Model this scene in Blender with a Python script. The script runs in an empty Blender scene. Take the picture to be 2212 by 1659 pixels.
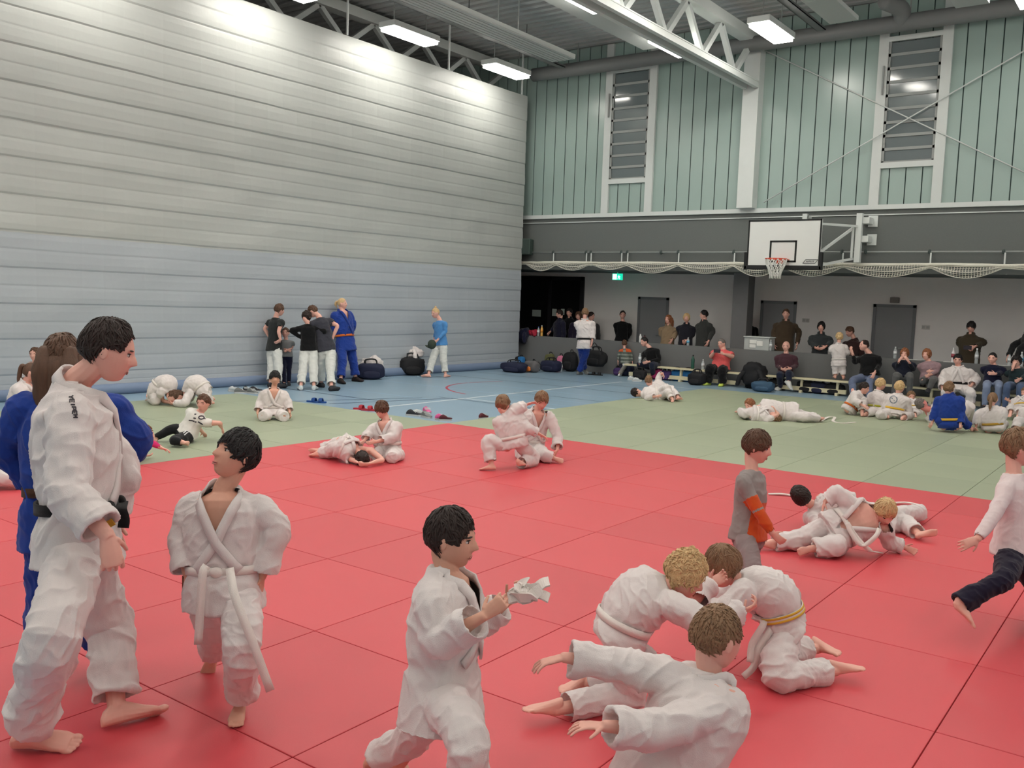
DEV = 0
import bpy, bmesh, math, random
import numpy as np
from mathutils import Vector, Matrix, noise
V = Vector
random.seed(7)
S = bpy.context.scene
COL = S.collection

# ---------------------------------------------------------------- camera
CX, CY, FOC, EYE = 1106.0, 829.5, 1983.855, 1.85
YAW, PIT, ROL = -0.6336094, -0.09251077, 0.03502335
fw = V((math.sin(YAW)*math.cos(PIT), math.cos(YAW)*math.cos(PIT), math.sin(PIT)))
r0 = V((math.cos(YAW), -math.sin(YAW), 0)); u0 = r0.cross(fw)
rt = r0*math.cos(ROL) + u0*math.sin(ROL)
up_ = u0*math.cos(ROL) - r0*math.sin(ROL)
CAM = V((0, 0, EYE))
cd = bpy.data.cameras.new('camera'); cam = bpy.data.objects.new('camera', cd); COL.objects.link(cam)
cd.sensor_fit = 'HORIZONTAL'; cd.angle = 2*math.atan(CX/FOC); cd.clip_end = 200
m3 = Matrix((rt, up_, -fw)).transposed()
cam.matrix_world = Matrix.Translation(CAM) @ m3.to_4x4()
S.camera = cam

# ---------------------------------------------------------------- world, exposure
wd = bpy.data.worlds.new('night'); S.world = wd; wd.use_nodes = True
wd.node_tree.nodes['Background'].inputs[0].default_value = (0.02, 0.025, 0.035, 1)
wd.node_tree.nodes['Background'].inputs[1].default_value = 1.0
S.view_settings.view_transform = 'Standard'; S.view_settings.look = 'None'
S.view_settings.gamma = 1.0; S.view_settings.use_curve_mapping = False
S.view_settings.exposure = 0.0
LAMP_STRENGTH = 30.0

# ---------------------------------------------------------------- picture <-> place
def ray(x, y): return fw + rt*((x-CX)/FOC) - up_*((y-CY)/FOC)
def at(x, y, dep): return CAM + ray(x, y)*dep
def on(x, y, ax, v):
    d = ray(x, y); return CAM + d*((v-CAM[ax])/d[ax])
def depth(p): return (V(p)-CAM).dot(fw)

# ---------------------------------------------------------------- materials
MATS = {}
def nt(name):
    m = bpy.data.materials.new(name); m.use_nodes = True
    t = m.node_tree; b = t.nodes['Principled BSDF']; return m, t, b
def s2l(c): return tuple(((v/255+.055)/1.055)**2.4 if v/255 > .04045 else v/255/12.92 for v in c)
def mat(name, rgb, rough=.75, metal=0., spec=.3, var=.08, vs=6., bump=0., bs=200., emit=0., rnd=0., alpha=1., trans=0., stretch=None, sheen=0.):
    """rgb in sRGB 0-255; soft mottling, fine bump, optional per-object variation"""
    if name in MATS: return MATS[name]
    m, t, b = nt(name); N, L = t.nodes, t.links
    c = s2l(rgb)
    b.inputs['Roughness'].default_value = rough; b.inputs['Metallic'].default_value = metal
    b.inputs['Specular IOR Level'].default_value = spec
    tc = N.new('ShaderNodeTexCoord'); mp = N.new('ShaderNodeMapping'); L.new(tc.outputs['Object'], mp.inputs[0])
    if stretch: mp.inputs['Scale'].default_value = stretch
    nz = N.new('ShaderNodeTexNoise'); nz.inputs['Scale'].default_value = vs; nz.inputs['Detail'].default_value = 4
    L.new(mp.outputs[0], nz.inputs['Vector'])
    mx = N.new('ShaderNodeMix'); mx.data_type = 'RGBA'
    mx.inputs[6].default_value = tuple(v*(1-var) for v in c)+(1,)
    mx.inputs[7].default_value = tuple(min(1, v*(1+var)) for v in c)+(1,)
    L.new(nz.outputs['Fac'], mx.inputs[0]); out = mx.outputs[2]
    if rnd:
        oi = N.new('ShaderNodeObjectInfo'); hs = N.new('ShaderNodeHueSaturation')
        mr = N.new('ShaderNodeMapRange'); mr.inputs[3].default_value = 1-rnd; mr.inputs[4].default_value = 1+rnd
        L.new(oi.outputs['Random'], mr.inputs[0]); L.new(mr.outputs[0], hs.inputs['Value']); L.new(out, hs.inputs['Color']); out = hs.outputs[0]
    L.new(out, b.inputs['Base Color'])
    if bump:
        n2 = N.new('ShaderNodeTexNoise'); n2.inputs['Scale'].default_value = bs; n2.inputs['Detail'].default_value = 2
        L.new(mp.outputs[0], n2.inputs['Vector'])
        bp = N.new('ShaderNodeBump'); bp.inputs['Strength'].default_value = bump; bp.inputs['Distance'].default_value = .004
        L.new(n2.outputs['Fac'], bp.inputs['Height']); L.new(bp.outputs[0], b.inputs['Normal'])
    if emit:
        b.inputs['Emission Color'].default_value = c+(1,); b.inputs['Emission Strength'].default_value = emit
    if alpha < 1: b.inputs['Alpha'].default_value = alpha
    if trans: b.inputs['Transmission Weight'].default_value = trans
    if sheen: b.inputs['Sheen Weight'].default_value = sheen
    MATS[name] = m; return m

# ---------------------------------------------------------------- objects
def tag(o, label=None, cat=None, group=None, kind=None):
    if label: o['label'] = label
    if cat: o['category'] = cat
    if group: o['group'] = group
    if kind: o['kind'] = kind
    return o
def thing(name, loc, label, cat, group=None, rz=0.):
    o = bpy.data.objects.new(name, None); COL.objects.link(o); o.location = loc; o.rotation_euler = (0, 0, rz)
    o.empty_display_size = .1
    return tag(o, label, cat, group)
def obj(name, bm, mats, parent=None, smooth=False, origin=None):
    """bmesh in world space (or in the parent's space when it has a parent with 'loc') -> one mesh object"""
    if not isinstance(mats, (list, tuple)): mats = [mats]
    me = bpy.data.meshes.new(name)
    if origin is not None: bmesh.ops.translate(bm, vec=-V(origin), verts=bm.verts)
    bm.normal_update(); bm.to_mesh(me); bm.free()
    for m in mats: me.materials.append(m)
    if smooth: me.polygons.foreach_set('use_smooth', [True]*len(me.polygons))
    o = bpy.data.objects.new(name, me); COL.objects.link(o)
    if origin is not None: o.location = origin
    if parent: o.parent = parent
    return o
def struct(name, bm, m, parent=None, **k):
    o = obj(name, bm, m, parent, **k)
    if parent is None: o['kind'] = 'structure'
    return o
def dup(root, loc, rz=None, label=None, group=None):
    def cp(o, par):
        c = o.copy(); COL.objects.link(c)
        if par: c.parent = par
        for ch in list(o.children): cp(ch, c)
        return c
    r = cp(root, None); r.location = loc
    if rz is not None: r.rotation_euler = (0, 0, rz)
    if label: r['label'] = label
    if group: r['group'] = group
    return r

def NB(): return bmesh.new()
def box(bm, a, b, mi=0, bev=0.):
    a, b = V(a), V(b); c = (a+b)/2; s = b-a
    r = bmesh.ops.create_cube(bm, size=1, matrix=Matrix.Translation(c) @ Matrix.Diagonal((abs(s.x), abs(s.y), abs(s.z), 1)))
    fs = set(f for v in r['verts'] for f in v.link_faces)
    if bev:
        es = list(set(e for v in r['verts'] for e in v.link_edges))
        g = bmesh.ops.bevel(bm, geom=es, offset=bev, segments=2, affect='EDGES', profile=.6)
        fs = set(g['faces']) | set(f for f in fs if f.is_valid)
    for f in fs: f.material_index = mi
    return fs
def frame(d, hint=V((0, 0, 1))):
    d = d.normalized(); x = hint.cross(d)
    if x.length < 1e-3: x = V((1, 0, 0)).cross(d)
    if x.length < 1e-3: x = V((0, 1, 0)).cross(d)
    x.normalize(); return x, d.cross(x), d
def bar(bm, a, b, w, h=None, mi=0, hint=V((0, 0, 1))):
    """square bar from a to b: w across, h along the hint"""
    a, b = V(a), V(b); h = h or w; x, y, d = frame(b-a, hint)
    vs = [bm.verts.new(p + x*sx*w/2 + y*sy*h/2) for p in (a, b) for sx, sy in ((-1, -1), (1, -1), (1, 1), (-1, 1))]
    for q in ((3, 2, 1, 0), (4, 5, 6, 7), (0, 1, 5, 4), (1, 2, 6, 5), (2, 3, 7, 6), (3, 0, 4, 7)):
        bm.faces.new([vs[i] for i in q]).material_index = mi
def resample(P, R, n):
    """Catmull-Rom through the points with their radii"""
    P = [V(p) for p in P]; m = len(P); out = []; rr = []
    for i in range(m-1):
        p0 = P[i-1] if i else P[0]*2-P[1]; p1 = P[i]; p2 = P[i+1]; p3 = P[i+2] if i+2 < m else P[-1]*2-P[-2]
        for k in range(n):
            t = k/n
            out.append(.5*((2*p1)+(p2-p0)*t+(2*p0-5*p1+4*p2-p3)*t*t+(3*p1-p0-3*p2+p3)*t**3))
            ra, rb = R[i], R[i+1]; s = t*t*(3-2*t)
            rr.append((ra[0]+(rb[0]-ra[0])*s, ra[1]+(rb[1]-ra[1])*s))
    out.append(P[-1]); rr.append(R[-1]); return out, rr
def rings(bm, RG, close=True, mi=0, cap=True):
    prev = None; first = None
    for rg in RG:
        vs = [bm.verts.new(p) for p in rg]
        if prev:
            n = len(vs)
            for i in range(n if close else n-1):
                bm.faces.new((prev[i], prev[(i+1) % n], vs[(i+1) % n], vs[i])).material_index = mi
        else: first = vs
        prev = vs
    if cap and close:
        bm.faces.new(first[::-1]).material_index = mi; bm.faces.new(prev).material_index = mi
    return first, prev
def tube(bm, P, R, n=12, sub=4, hint=None, mi=0, rnd=True, folds=0., hollow=0., seed=0., flat=2.):
    """limb: radii are numbers or (across, along hint); rounded ends; hollow>0 leaves an open cuff that deep at the far end"""
    R = [(r, r) if isinstance(r, (int, float)) else r for r in R]
    C, RR = resample(P, R, sub) if sub else ([V(p) for p in P], R)
    m = len(C); T = [(C[min(i+1, m-1)]-C[max(i-1, 0)]).normalized() for i in range(m)]
    x, y, _ = frame(T[0], hint or V((0, 0, 1)))
    RG = []; F = []
    for i in range(m):
        x = (x - T[i]*x.dot(T[i]))
        x = x.normalized() if x.length > 1e-5 else frame(T[i])[0]
        F.append((x.copy(), T[i].cross(x)))
    def ring(c, fr, rx, ry, ph=0., a=0.):
        o = []
        for k in range(n):
            th = 2*math.pi*k/n; cs, sn = math.cos(th), math.sin(th)
            e = 2./flat; ca = math.copysign(abs(cs)**e, cs); sa = math.copysign(abs(sn)**e, sn)
            w = 1 + a*math.sin(ph + 2.2*math.sin(th+seed) + th)
            o.append(c + fr[0]*(rx*ca*w) + fr[1]*(ry*sa*w))
        return o
    if rnd:
        for q in (.35, .75):
            s = math.sqrt(max(0, 1-(1-q)**2))*.98; RG.append(ring(C[0]-T[0]*((1-q)*RR[0][0]*.8), F[0], RR[0][0]*s, RR[0][1]*s))
    L = 0.
    for i in range(m):
        if i: L += (C[i]-C[i-1]).length
        RG.append(ring(C[i], F[i], RR[i][0], RR[i][1], L*55+seed, folds if 0 < i < m-1 else 0))
    if hollow:
        for q, sc in ((.0, .86), (.5, .8), (1., .7)): RG.append(ring(C[-1]-T[-1]*(hollow*q), F[-1], RR[-1][0]*sc, RR[-1][1]*sc))
    elif rnd:
        for q in (.75, .35):
            s = math.sqrt(max(0, 1-(1-q)**2))*.98; RG.append(ring(C[-1]+T[-1]*((1-q)*RR[-1][0]*.8), F[-1], RR[-1][0]*s, RR[-1][1]*s))
    rings(bm, RG, mi=mi)
def pipe(bm, P, r, n=8, sub=0, mi=0): tube(bm, P, [r]*len(P), n=n, sub=sub, mi=mi, rnd=False)
def ell(bm, c, X, Y, Z, mi=0, u=14, v=9):
    """ellipsoid with given half-axis vectors"""
    rows = []
    for j in range(1, v):
        p = math.pi*j/v; rows.append([bm.verts.new(c+X*(math.sin(p)*math.cos(2*math.pi*i/u))+Y*(math.sin(p)*math.sin(2*math.pi*i/u))+Z*math.cos(p)) for i in range(u)])
    t, b = bm.verts.new(c+Z), bm.verts.new(c-Z); fl = X.cross(Y).dot(Z) < 0; F = []
    for a, d in zip(rows, rows[1:]):
        for i in range(u): F.append((a[i], d[i], d[(i+1) % u], a[(i+1) % u]))
    for i in range(u): F.append((t, rows[0][i], rows[0][(i+1) % u])); F.append((b, rows[-1][(i+1) % u], rows[-1][i]))
    for f in F: bm.faces.new(f[::-1] if fl else f).material_index = mi
def strip(bm, P, N, w, th, mi=0):
    """flat band along P; N = outward normals"""
    RG = []; m = len(P)
    for i in range(m):
        t = (P[min(i+1, m-1)]-P[max(i-1, 0)]).normalized(); s = t.cross(N[i]).normalized()
        n = N[i]
        RG.append([P[i]+s*w/2-n*th/2, P[i]+s*w/2+n*th/2, P[i]-s*w/2+n*th/2, P[i]-s*w/2-n*th/2])
    rings(bm, RG, mi=mi)
def sm(a, b, x):
    t = max(0., min(1., (x-a)/(b-a))); return t*t*(3-2*t)
def lerp(T, t):
    """table [(t, a, b..)] -> interpolated tuple"""
    if t <= T[0][0]: return T[0][1:]
    for a, b in zip(T, T[1:]):
        if t <= b[0]:
            s = (t-a[0])/(b[0]-a[0]); s = s*s*(3-2*s)
            return tuple(p+(q-p)*s for p, q in zip(a[1:], b[1:]))
    return T[-1][1:]
LATER = []   # (object, voxel, smoothing, after) - fused into one surface at the end
def fuse(name, bm, mats, parent, origin, voxel, smooth_it, after=None):
    o = obj(name, bm, mats, parent, True, None)
    me = o.data; me.transform(Matrix.Translation(-V(origin)))
    if parent is None: o.location = origin
    md = o.modifiers.new('r', 'REMESH'); md.mode = 'VOXEL'; md.voxel_size = voxel; md.use_smooth_shade = True
    if smooth_it:
        ms = o.modifiers.new('s', 'SMOOTH'); ms.factor = .5; ms.iterations = smooth_it
    LATER.append((o, list(me.materials), after)); return o
def finish_fused():
    dg = bpy.context.evaluated_depsgraph_get(); dg.update()
    out = []
    for o, mm, after in LATER:
        out.append(bpy.data.meshes.new_from_object(o.evaluated_get(dg)))
    for (o, mm, after), me in zip(LATER, out):
        o.modifiers.clear(); old = o.data; nm = old.name; o.data = me; bpy.data.meshes.remove(old); me.name = nm
        me.materials.clear()
        for m in mm: me.materials.append(m)
        me.polygons.foreach_set('material_index', [0]*len(me.polygons))
        if after: after(me)
        me.polygons.foreach_set('use_smooth', [True]*len(me.polygons)); me.update()
    LATER.clear()
def crumple(me, A, f, seed=0.):
    """cloth folds: long soft ridges, displaced along the normals"""
    n = len(me.vertices); co = np.empty(n*3, 'f'); me.vertices.foreach_get('co', co); co = co.reshape(-1, 3)
    no = np.empty(n*3, 'f'); me.vertex_normals.foreach_get('vector', no); no = no.reshape(-1, 3)
    d = np.empty(n, 'f'); nf = noise.noise; sv = V((seed*3.1, seed*1.7, seed))
    a1, a2 = seed*2.3, seed*1.1+1; X = V((math.cos(a1), math.sin(a1)*.6, .7)).normalized(); Y = V((math.cos(a2), math.sin(a2), -.5)).normalized()
    for i in range(n):
        c = V(co[i]); p = c*f+sv; w = nf(p*.55)
        u = c.dot(X)*f; q = p + X*(u*1.15) + V((w, w, -w))*.8; b = nf(q*.85)
        q2 = p*1.25 + Y*(c.dot(Y)*f*1.6) + V((9, 2, 4)); e = nf(q2)
        d[i] = .8*w + .75*max(0., 1-abs(b)*2.6)**1.5*(.55+w) + .45*max(0., 1-abs(e)*3)**1.5*(.5-w) - .2
    co += no*(d*A)[:, None]
    me.vertices.foreach_set('co', co.ravel()); me.update()
# ---------------------------------------------------------------- people
SKIN = mat('skin_fair', (226, 172, 156), .55, spec=.35, var=.06, vs=9)
SKIN2 = mat('skin_olive', (214, 162, 140), .55, spec=.35, var=.06, vs=9)
LIP = mat('lip', (200, 126, 116), .5); WHITE_EYE = mat('eye_white', (215, 205, 200), .3); IRIS = mat('iris', (38, 26, 22), .25); NAIL = mat('nail', (222, 170, 158), .4)
def cloth(name, rgb, **k):
    a = dict(rough=.9, spec=.12, var=.07, vs=5, bump=.35, bs=330, sheen=.15); a.update(k)
    return mat('cloth_'+name, rgb, **a)
GI = cloth('white_gi', (216, 208, 206)); GIB = cloth('blue_gi', (36, 62, 140)); NAVY = cloth('navy', (24, 26, 48)); BLACK = cloth('black', (20, 20, 22))
def hairmat(name, rgb): return mat('hair_'+name, rgb, .55, spec=.35, var=.35, vs=60, bump=.6, bs=90, stretch=(1, 1, .18))
HAIR = dict(dark=hairmat('dark', (40, 27, 23)), black=hairmat('black', (24, 20, 21)), brown=hairmat('brown', (88, 62, 46)), lbrown=hairmat('light_brown', (128, 98, 72)),
            blond=hairmat('blond', (204, 172, 126)), grey=hairmat('grey', (112, 104, 100)), red=hairmat('red', (140, 88, 58)))

def headpt(d, h):
    """surface of the head for direction d: x right, y face, z up; h = chin to crown"""
    x, y, z = d.x*.355*h, d.y*.43*h, d.z*.5*h
    if z < 0:
        t = min(1, -z/(.5*h)); x *= 1-.36*t**1.6
        if y < 0: y *= 1-.5*t
        y += .15*h*t*t
    else: y -= .03*h*(z/(.5*h))
    if d.y > 0:
        g = lambda cx, cz, sx, sz: math.exp(-((x-cx*h)/(sx*h))**2-((z-cz*h)/(sz*h))**2)
        zz = z/h
        br = (sm(.10, -.11, zz) if zz > -.11 else sm(-.185, -.11, zz))
        y += .115*h*math.exp(-(x/((.035+.03*br)*h))**2)*br*d.y
        y -= .034*h*(g(.15, .03, .085, .05)+g(-.15, .03, .085, .05))
        y += .012*h*(g(.14, .115, .12, .035)+g(-.14, .115, .12, .035))
        y += .02*h*g(0, -.27, .12, .05) + .022*h*g(0, -.42, .1, .06) + .012*h*(g(.2, -.12, .08, .1)+g(-.2, -.12, .08, .1))
        y -= .012*h*g(0, -.335, .1, .025)
    return V((x, y, z))
def sph(nu, nv, fn):
    bm = NB(); rows = []
    for j in range(1, nv):
        ph = math.pi*j/nv
        rows.append([bm.verts.new(fn(V((math.sin(ph)*math.sin(2*math.pi*i/nu), math.sin(ph)*math.cos(2*math.pi*i/nu), math.cos(ph))))) for i in range(nu)])
    t, b = bm.verts.new(fn(V((0, 0, 1)))), bm.verts.new(fn(V((0, 0, -1))))
    for a, c in zip(rows, rows[1:]):
        for i in range(nu): bm.faces.new((a[i], c[i], c[(i+1) % nu], a[(i+1) % nu]))
    for i in range(nu):
        bm.faces.new((t, rows[0][i], rows[0][(i+1) % nu])); bm.faces.new((b, rows[-1][(i+1) % nu], rows[-1][i]))
    bmesh.ops.recalc_face_normals(bm, faces=bm.faces)
    return bm
def merge(bm, b2, M, mi=0):
    """append b2 transformed by M"""
    mp = {v: bm.verts.new(M @ v.co) for v in b2.verts}
    for f in b2.faces: bm.faces.new([mp[v] for v in f.verts]).material_index = mi
    b2.free()

def hand(bm, w, d, n, sg, L, curl, vox, spread=.0):
    """palm, five fingers and a thumb; n = palm normal, sg = side of the thumb"""
    d = d.normalized(); n = (n-d*n.dot(d)).normalized(); s = d.cross(n)*sg
    r = max(.042*L, .72*vox)
    tube(bm, [w-d*.08*L, w+d*.12*L, w+d*.34*L, w+d*.5*L], [(.13*L, .1*L), (.17*L, .085*L), (.21*L, .08*L), (.2*L, .062*L)], n=10, sub=2, hint=n)
    for o, ln, dc in ((.17, .40, 0), (.057, .46, .06), (-.057, .42, .1), (-.165, .33, .16)):
        p = w+d*.47*L+s*o*L; a = .25*curl*(1+dc); P = [p]; v = d + s*(o*(.35+spread*2.2)); v.normalize(); c = v
        for seg in (.42, .33, .25):
            a2 = curl*(1+dc)*(.55 if seg > .4 else .8)
            q = n; ax = v.cross(q)
            c = (c*math.cos(a2)+(q-c*q.dot(c)).normalized()*math.sin(a2)).normalized(); P.append(P[-1]+c*ln*seg*L)
        tube(bm, P, [r*1.05, r, r*.95, r*.82], n=8, sub=2)
    b = w+d*.1*L+s*.15*L; t1 = (d*.65+s*(.75-.25*curl)+n*(.15+.4*curl)).normalized(); t2 = (t1+d*.3+n*curl*.5).normalized()
    tube(bm, [b, b+t1*.2*L, b+t1*.2*L+t2*.19*L], [r*1.35, r*1.2, r*.95], n=8, sub=2)
def foot(bm, an, d, n, L, sg, grow=0., toes=True):
    """ankle an, heel-to-toe d, up n; sg: side of the big toe"""
    d = d.normalized(); n = (n-d*n.dot(d)).normalized(); s = d.cross(n)*sg; so = an - n*.26*L
    T = ((-.27, .06, .07), (-.22, .115, .12), (-.1, .135, .17), (.05, .135, .19), (.2, .15, .15), (.38, .18, .1), (.52, .19, .075), (.62, .16, .055))
    RG = []
    for t, w, h in T:
        w = w*L+grow; h = h*L+grow; c = so + d*(t*L+(grow if t > .5 else -grow if t < -.2 else 0)) + n*(h-grow) + s*(.02*L*sm(.1, .5, t))
        RG.append([c + s*(w*math.copysign(abs(math.cos(a))**.8, math.cos(a))) + n*(h*math.copysign(abs(math.sin(a))**.8, math.sin(a))) for a in [2*math.pi*k/12 for k in range(12)]])
    if sg > 0: RG = [g[::-1] for g in RG]
    rings(bm, RG)
    if toes:
        for o, t, r in ((.12, .68, .058), (.045, .69, .042), (-.02, .67, .04), (-.08, .64, .038), (-.135, .6, .036)):
            ell(bm, so+d*t*L+s*o*L+n*r*.95*L, d*.1*L, s*r*1.05*L, n*r*L, u=8, v=6)
    else:
        ell(bm, so+d*.58*L+n*.07*L, d*(.2*L+grow), s*(.17*L+grow), n*(.065*L+grow), u=12, v=8)

def parse(s):
    o = {}
    for it in s.replace('\n', ' ').split(';'):
        it = it.strip()
        if not it: continue
        k, v = it.split(':'); a = [w.strip() for w in v.split(',')]
        if k in ('ys', 'yh', 'fa'): o[k] = [float(w) for w in a]
        else: o[k] = (float(a[0]), float(a[1]), a[2] if len(a) > 2 else None)
    return o
PEOPLE = {}
NP = [0]
def person(label, pts, root=None, D=None, H=1.25, hh=None, zf=0., fat=1., skin=SKIN, hair='brown', hst='short', top='gi', topm=None, bot='gi', botm=None, belt=None, knot=True, shoes=None,
           skirt=.2, vopen=.55, vw=.115, curl=.5, curlr=None, spread=.0, tails=(), lr=False, sleeve=None, leg=None, extra=None, nL=None, nR=None, pL=None, pR=None, group=None, beard=None, seed=None, ptail=None, hlen=.3, roll=0., shl=1., eyes=True, folds=1., bl=1., stripe=None, tilt=None, topfn=None, botfn=None):
    NP[0] += 1; seed = seed if seed is not None else NP[0]*1.37
    k = H/1.75; kr = k*(1+.16*max(0, 1.5-H)/.4)*fat; q = parse(pts); hh = hh or (.23 if H > 1.5 else .205)
    if root is not None: D = depth(on(root[0], root[1], 2, zf))
    J = {}
    pm = q['pv'][2] or '0'; J['pv'] = on(q['pv'][0], q['pv'][1], 2, zf+float(pm[1:])) if pm[0] == 'f' else at(q['pv'][0], q['pv'][1], D+float(pm))
    toC = V((-J['pv'].x, -J['pv'].y, 0)).normalized(); iR = V((-toC.y, toC.x, 0)); UP = V((0, 0, 1))
    def vec(a):   # picture frame (right, up, toward camera) -> world
        return iR*a[0]+UP*a[1]+toC*a[2]
    def face(a): a = math.radians(a); return toC*math.cos(a)+iR*math.sin(a)
    def get(key, par, L=None):
        x, y, m = q[key]; d = ray(x, y)
        if m is None: return CAM+d*depth(par)
        if m in '+-':
            a = d.dot(d); b = d.dot(CAM-par); c = (CAM-par).dot(CAM-par)-L*L; di = b*b-a*c
            t = (-b + (math.sqrt(di) if di > 0 else 0)*(1 if m == '+' else -1))/a
            return CAM+d*t
        if m[0] == 'f': return on(x, y, 2, zf+float(m[1:] or .05))
        return CAM+d*(depth(par)+float(m))
    J['nk'] = get('nk', J['pv'], .30*H) if 'nk' in q else None
    if J['nk'] is None: J['nk'] = J['pv']+UP*.3*H
    J['hd'] = get('hd', J['nk'], .1*H+.06)
    J['sp'] = get('sp', J['pv']) if 'sp' in q else None
    up = (J['nk']-J['pv']).normalized()
    def rvec(a):
        if len(a) == 1: f = face(a[0]); r = f.cross(UP)
        else: r = vec(a)
        return r
    ys = q.get('ys', [0.]); yh = q.get('yh', ys)
    Rs = rvec(ys); Rs = (Rs-up*Rs.dot(up)).normalized(); Rh = rvec(yh); Rh = (Rh-up*Rh.dot(up)).normalized()
    Fs, Fh = up.cross(Rs), up.cross(Rh)
    sw = .113*H*shl*(1+.3*(fat-1)); hw = .054*H*(1+.4*(fat-1))
    sd_ = (.062 if top == 'gi' else .06)*H; SH = {'l': J['nk']-Rs*sw-up*sd_, 'r': J['nk']+Rs*sw-up*sd_}
    for e in 'lr':
        if 's'+e in q: SH[e] = get('s'+e, J['nk'])
    HP = {'l': J['pv']-Rh*hw-up*.02*H, 'r': J['pv']+Rh*hw-up*.02*H}
    sgn = {'l': -1, 'r': 1}
    for e in 'lr':
        J['e'+e] = get('e'+e, SH[e], .17*H) if 'e'+e in q else SH[e]+V((0, 0, -.172*H))+Rs*sgn[e]*.03*H-Fs*.01*H
        J['w'+e] = get('w'+e, J['e'+e], .145*H) if 'w'+e in q else J['e'+e]+V((0, 0, -.143*H))+Fs*.035*H
        hd_ = J['w'+e]-J['e'+e]; J['h'+e] = get('h'+e, J['w'+e], .1*H) if 'h'+e in q else J['w'+e]+hd_.normalized()*.1*H
        fz = zf+.042*H
        if 'k'+e in q: J['k'+e] = get('k'+e, HP[e], .245*H)
        if 'a'+e in q: J['a'+e] = get('a'+e, J['k'+e] if 'k'+e in J else HP[e], .245*H)
        else:
            b = J.get('k'+e, HP[e]); J['a'+e] = V((b.x, b.y, fz))+Rh*sgn[e]*.01*H
        if 'k'+e not in J: J['k'+e] = (HP[e]+J['a'+e])/2+Fh*.015*H
        J['t'+e] = get('t'+e, J['a'+e], .11*H) if 't'+e in q else J['a'+e]+(V((Fh.x, Fh.y, 0)).normalized()+Rh*sgn[e]*.25)*.1*H
        def lim(a, b, L):
            d = J[b]-a
            if d.length > L: J[b] = a+d*(L/d.length)
        lim(SH[e], 'e'+e, .21*H); lim(J['e'+e], 'w'+e, .185*H); lim(HP[e], 'k'+e, .31*H); lim(J['k'+e], 'a'+e, .31*H)
        lim(J['w'+e], 'h'+e, .14*H)
    if extra: extra(J, q, vec)
    fa = q.get('fa', [0., 0.]); hf = face(fa[0])*math.cos(math.radians(fa[1]))+UP*math.sin(math.radians(fa[1]))
    hu = UP if abs(hf.z) < .9 else up
    if tilt: hu = vec(tilt)
    hx = hf.cross(hu).normalized(); hu = hx.cross(hf)
    if roll:
        M = Matrix.Rotation(math.radians(roll), 3, hf); hx = M @ hx; hu = M @ hu
    vox = max(.0036, min(.0095, .0009*D)); cv = max(.0062, min(.013, .0012*D))
    O = V((J['pv'].x, J['pv'].y, zf))
    HM = Matrix((hx, hf, hu)).transposed().to_4x4(); HM.translation = J['hd']
    # --- spine
    def spine(t):
        if J['sp'] is not None and t > 0:
            b = J['sp']*2-(J['pv']+J['nk'])/2; return J['pv']*(1-t)**2+b*2*t*(1-t)+J['nk']*t*t
        if t < 0:
            ld = ((J['kl']+J['kr'])/2-J['pv']).normalized(); dn = (-up*.75+ld*.5).normalized()
            return J['pv']+dn*((J['nk']-J['pv']).length*-t)
        return J['pv']+(J['nk']-J['pv'])*t
    def sframe(t):
        tt = max(0., min(1., t)); u = (spine(tt+.03)-spine(tt-.03)).normalized() if tt > 0 else up
        r = Rh.lerp(Rs, tt); r = (r-u*r.dot(u)).normalized(); return r, u.cross(r), u
    def surf(t, ph, tab, off=0., sc=kr):
        rx, ry = lerp(tab, t); r, f, u = sframe(t); c, s = math.cos(ph), math.sin(ph); e = .84
        n = (r*(c/rx)+f*(s/ry)).normalized()
        return spine(t)+r*(math.copysign(abs(c)**e, c)*rx*sc)+f*(math.copysign(abs(s)**e, s)*ry*sc)+n*off, n
    BODY = [(-.22, .1, .085), (-.05, .155, .11), (.1, .155, .108), (.35, .132, .095), (.6, .15, .108), (.82, .16, .1), (.93, .12, .075), (1., .062, .06)]
    if top == 'gi': BODY[-2] = (.93, .14, .092)
    def loft(bm, tab, t0, t1, n=20, nt=16, cap=True):
        rings(bm, [[surf(t0+(t1-t0)*i/nt, 2*math.pi*a/n, tab)[0] for a in range(n)] for i in range(nt+1)], cap=cap)
    bm = NB(); loft(bm, BODY, -.2, 1.)
    nb = J['hd']-hu*.3*hh-hf*.1*hh
    tube(bm, [spine(.9), J['nk']+up*.01, nb, J['hd']-hf*.08*hh], [.062*kr, .055*kr, .05*kr, .055*kr], n=12)
    merge(bm, sph(36, 28, lambda d: headpt(d, hh)), HM)
    for s in (-1, 1): ell(bm, HM @ V((s*.352*hh, -.03*hh, -.02*hh)), HM.to_3x3() @ V((s*.03*hh, -.02*hh, 0)), HM.to_3x3() @ V((s*.03*hh, .075*hh, 0)), HM.to_3x3() @ V((0, -.02*hh, .125*hh)), u=10, v=8)
    HL = .108*H
    for e in 'lr':
        sp, ep, wp = SH[e], J['e'+e], J['w'+e]
        tube(bm, [J['nk']-up*.01*k, J['nk']-up*.05*k+Rs*sgn[e]*.07*k, sp-up*.015*k], [.045*kr, .038*kr, .04*kr], n=10, sub=2)
        tube(bm, [sp-Rs*sgn[e]*.05*k, sp, (sp+ep)/2, ep, (ep*2+wp)/3, wp], [.05*kr, .054*kr, .046*kr, .038*kr, .039*kr, (.027*kr, .023*kr)], n=12, sub=3)
        pn = (pL if e == 'l' else pR); pn = vec(pn) if pn else (spine(.4)-wp)
        hd_ = J['h'+e]-wp
        cu = curl if (e == 'l' or curlr is None) else curlr
        hand(bm, wp, hd_, pn, -sgn[e]*(-1), HL, cu, vox, spread)
        hp, kp, ap = HP[e], J['k'+e], J['a'+e]
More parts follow.
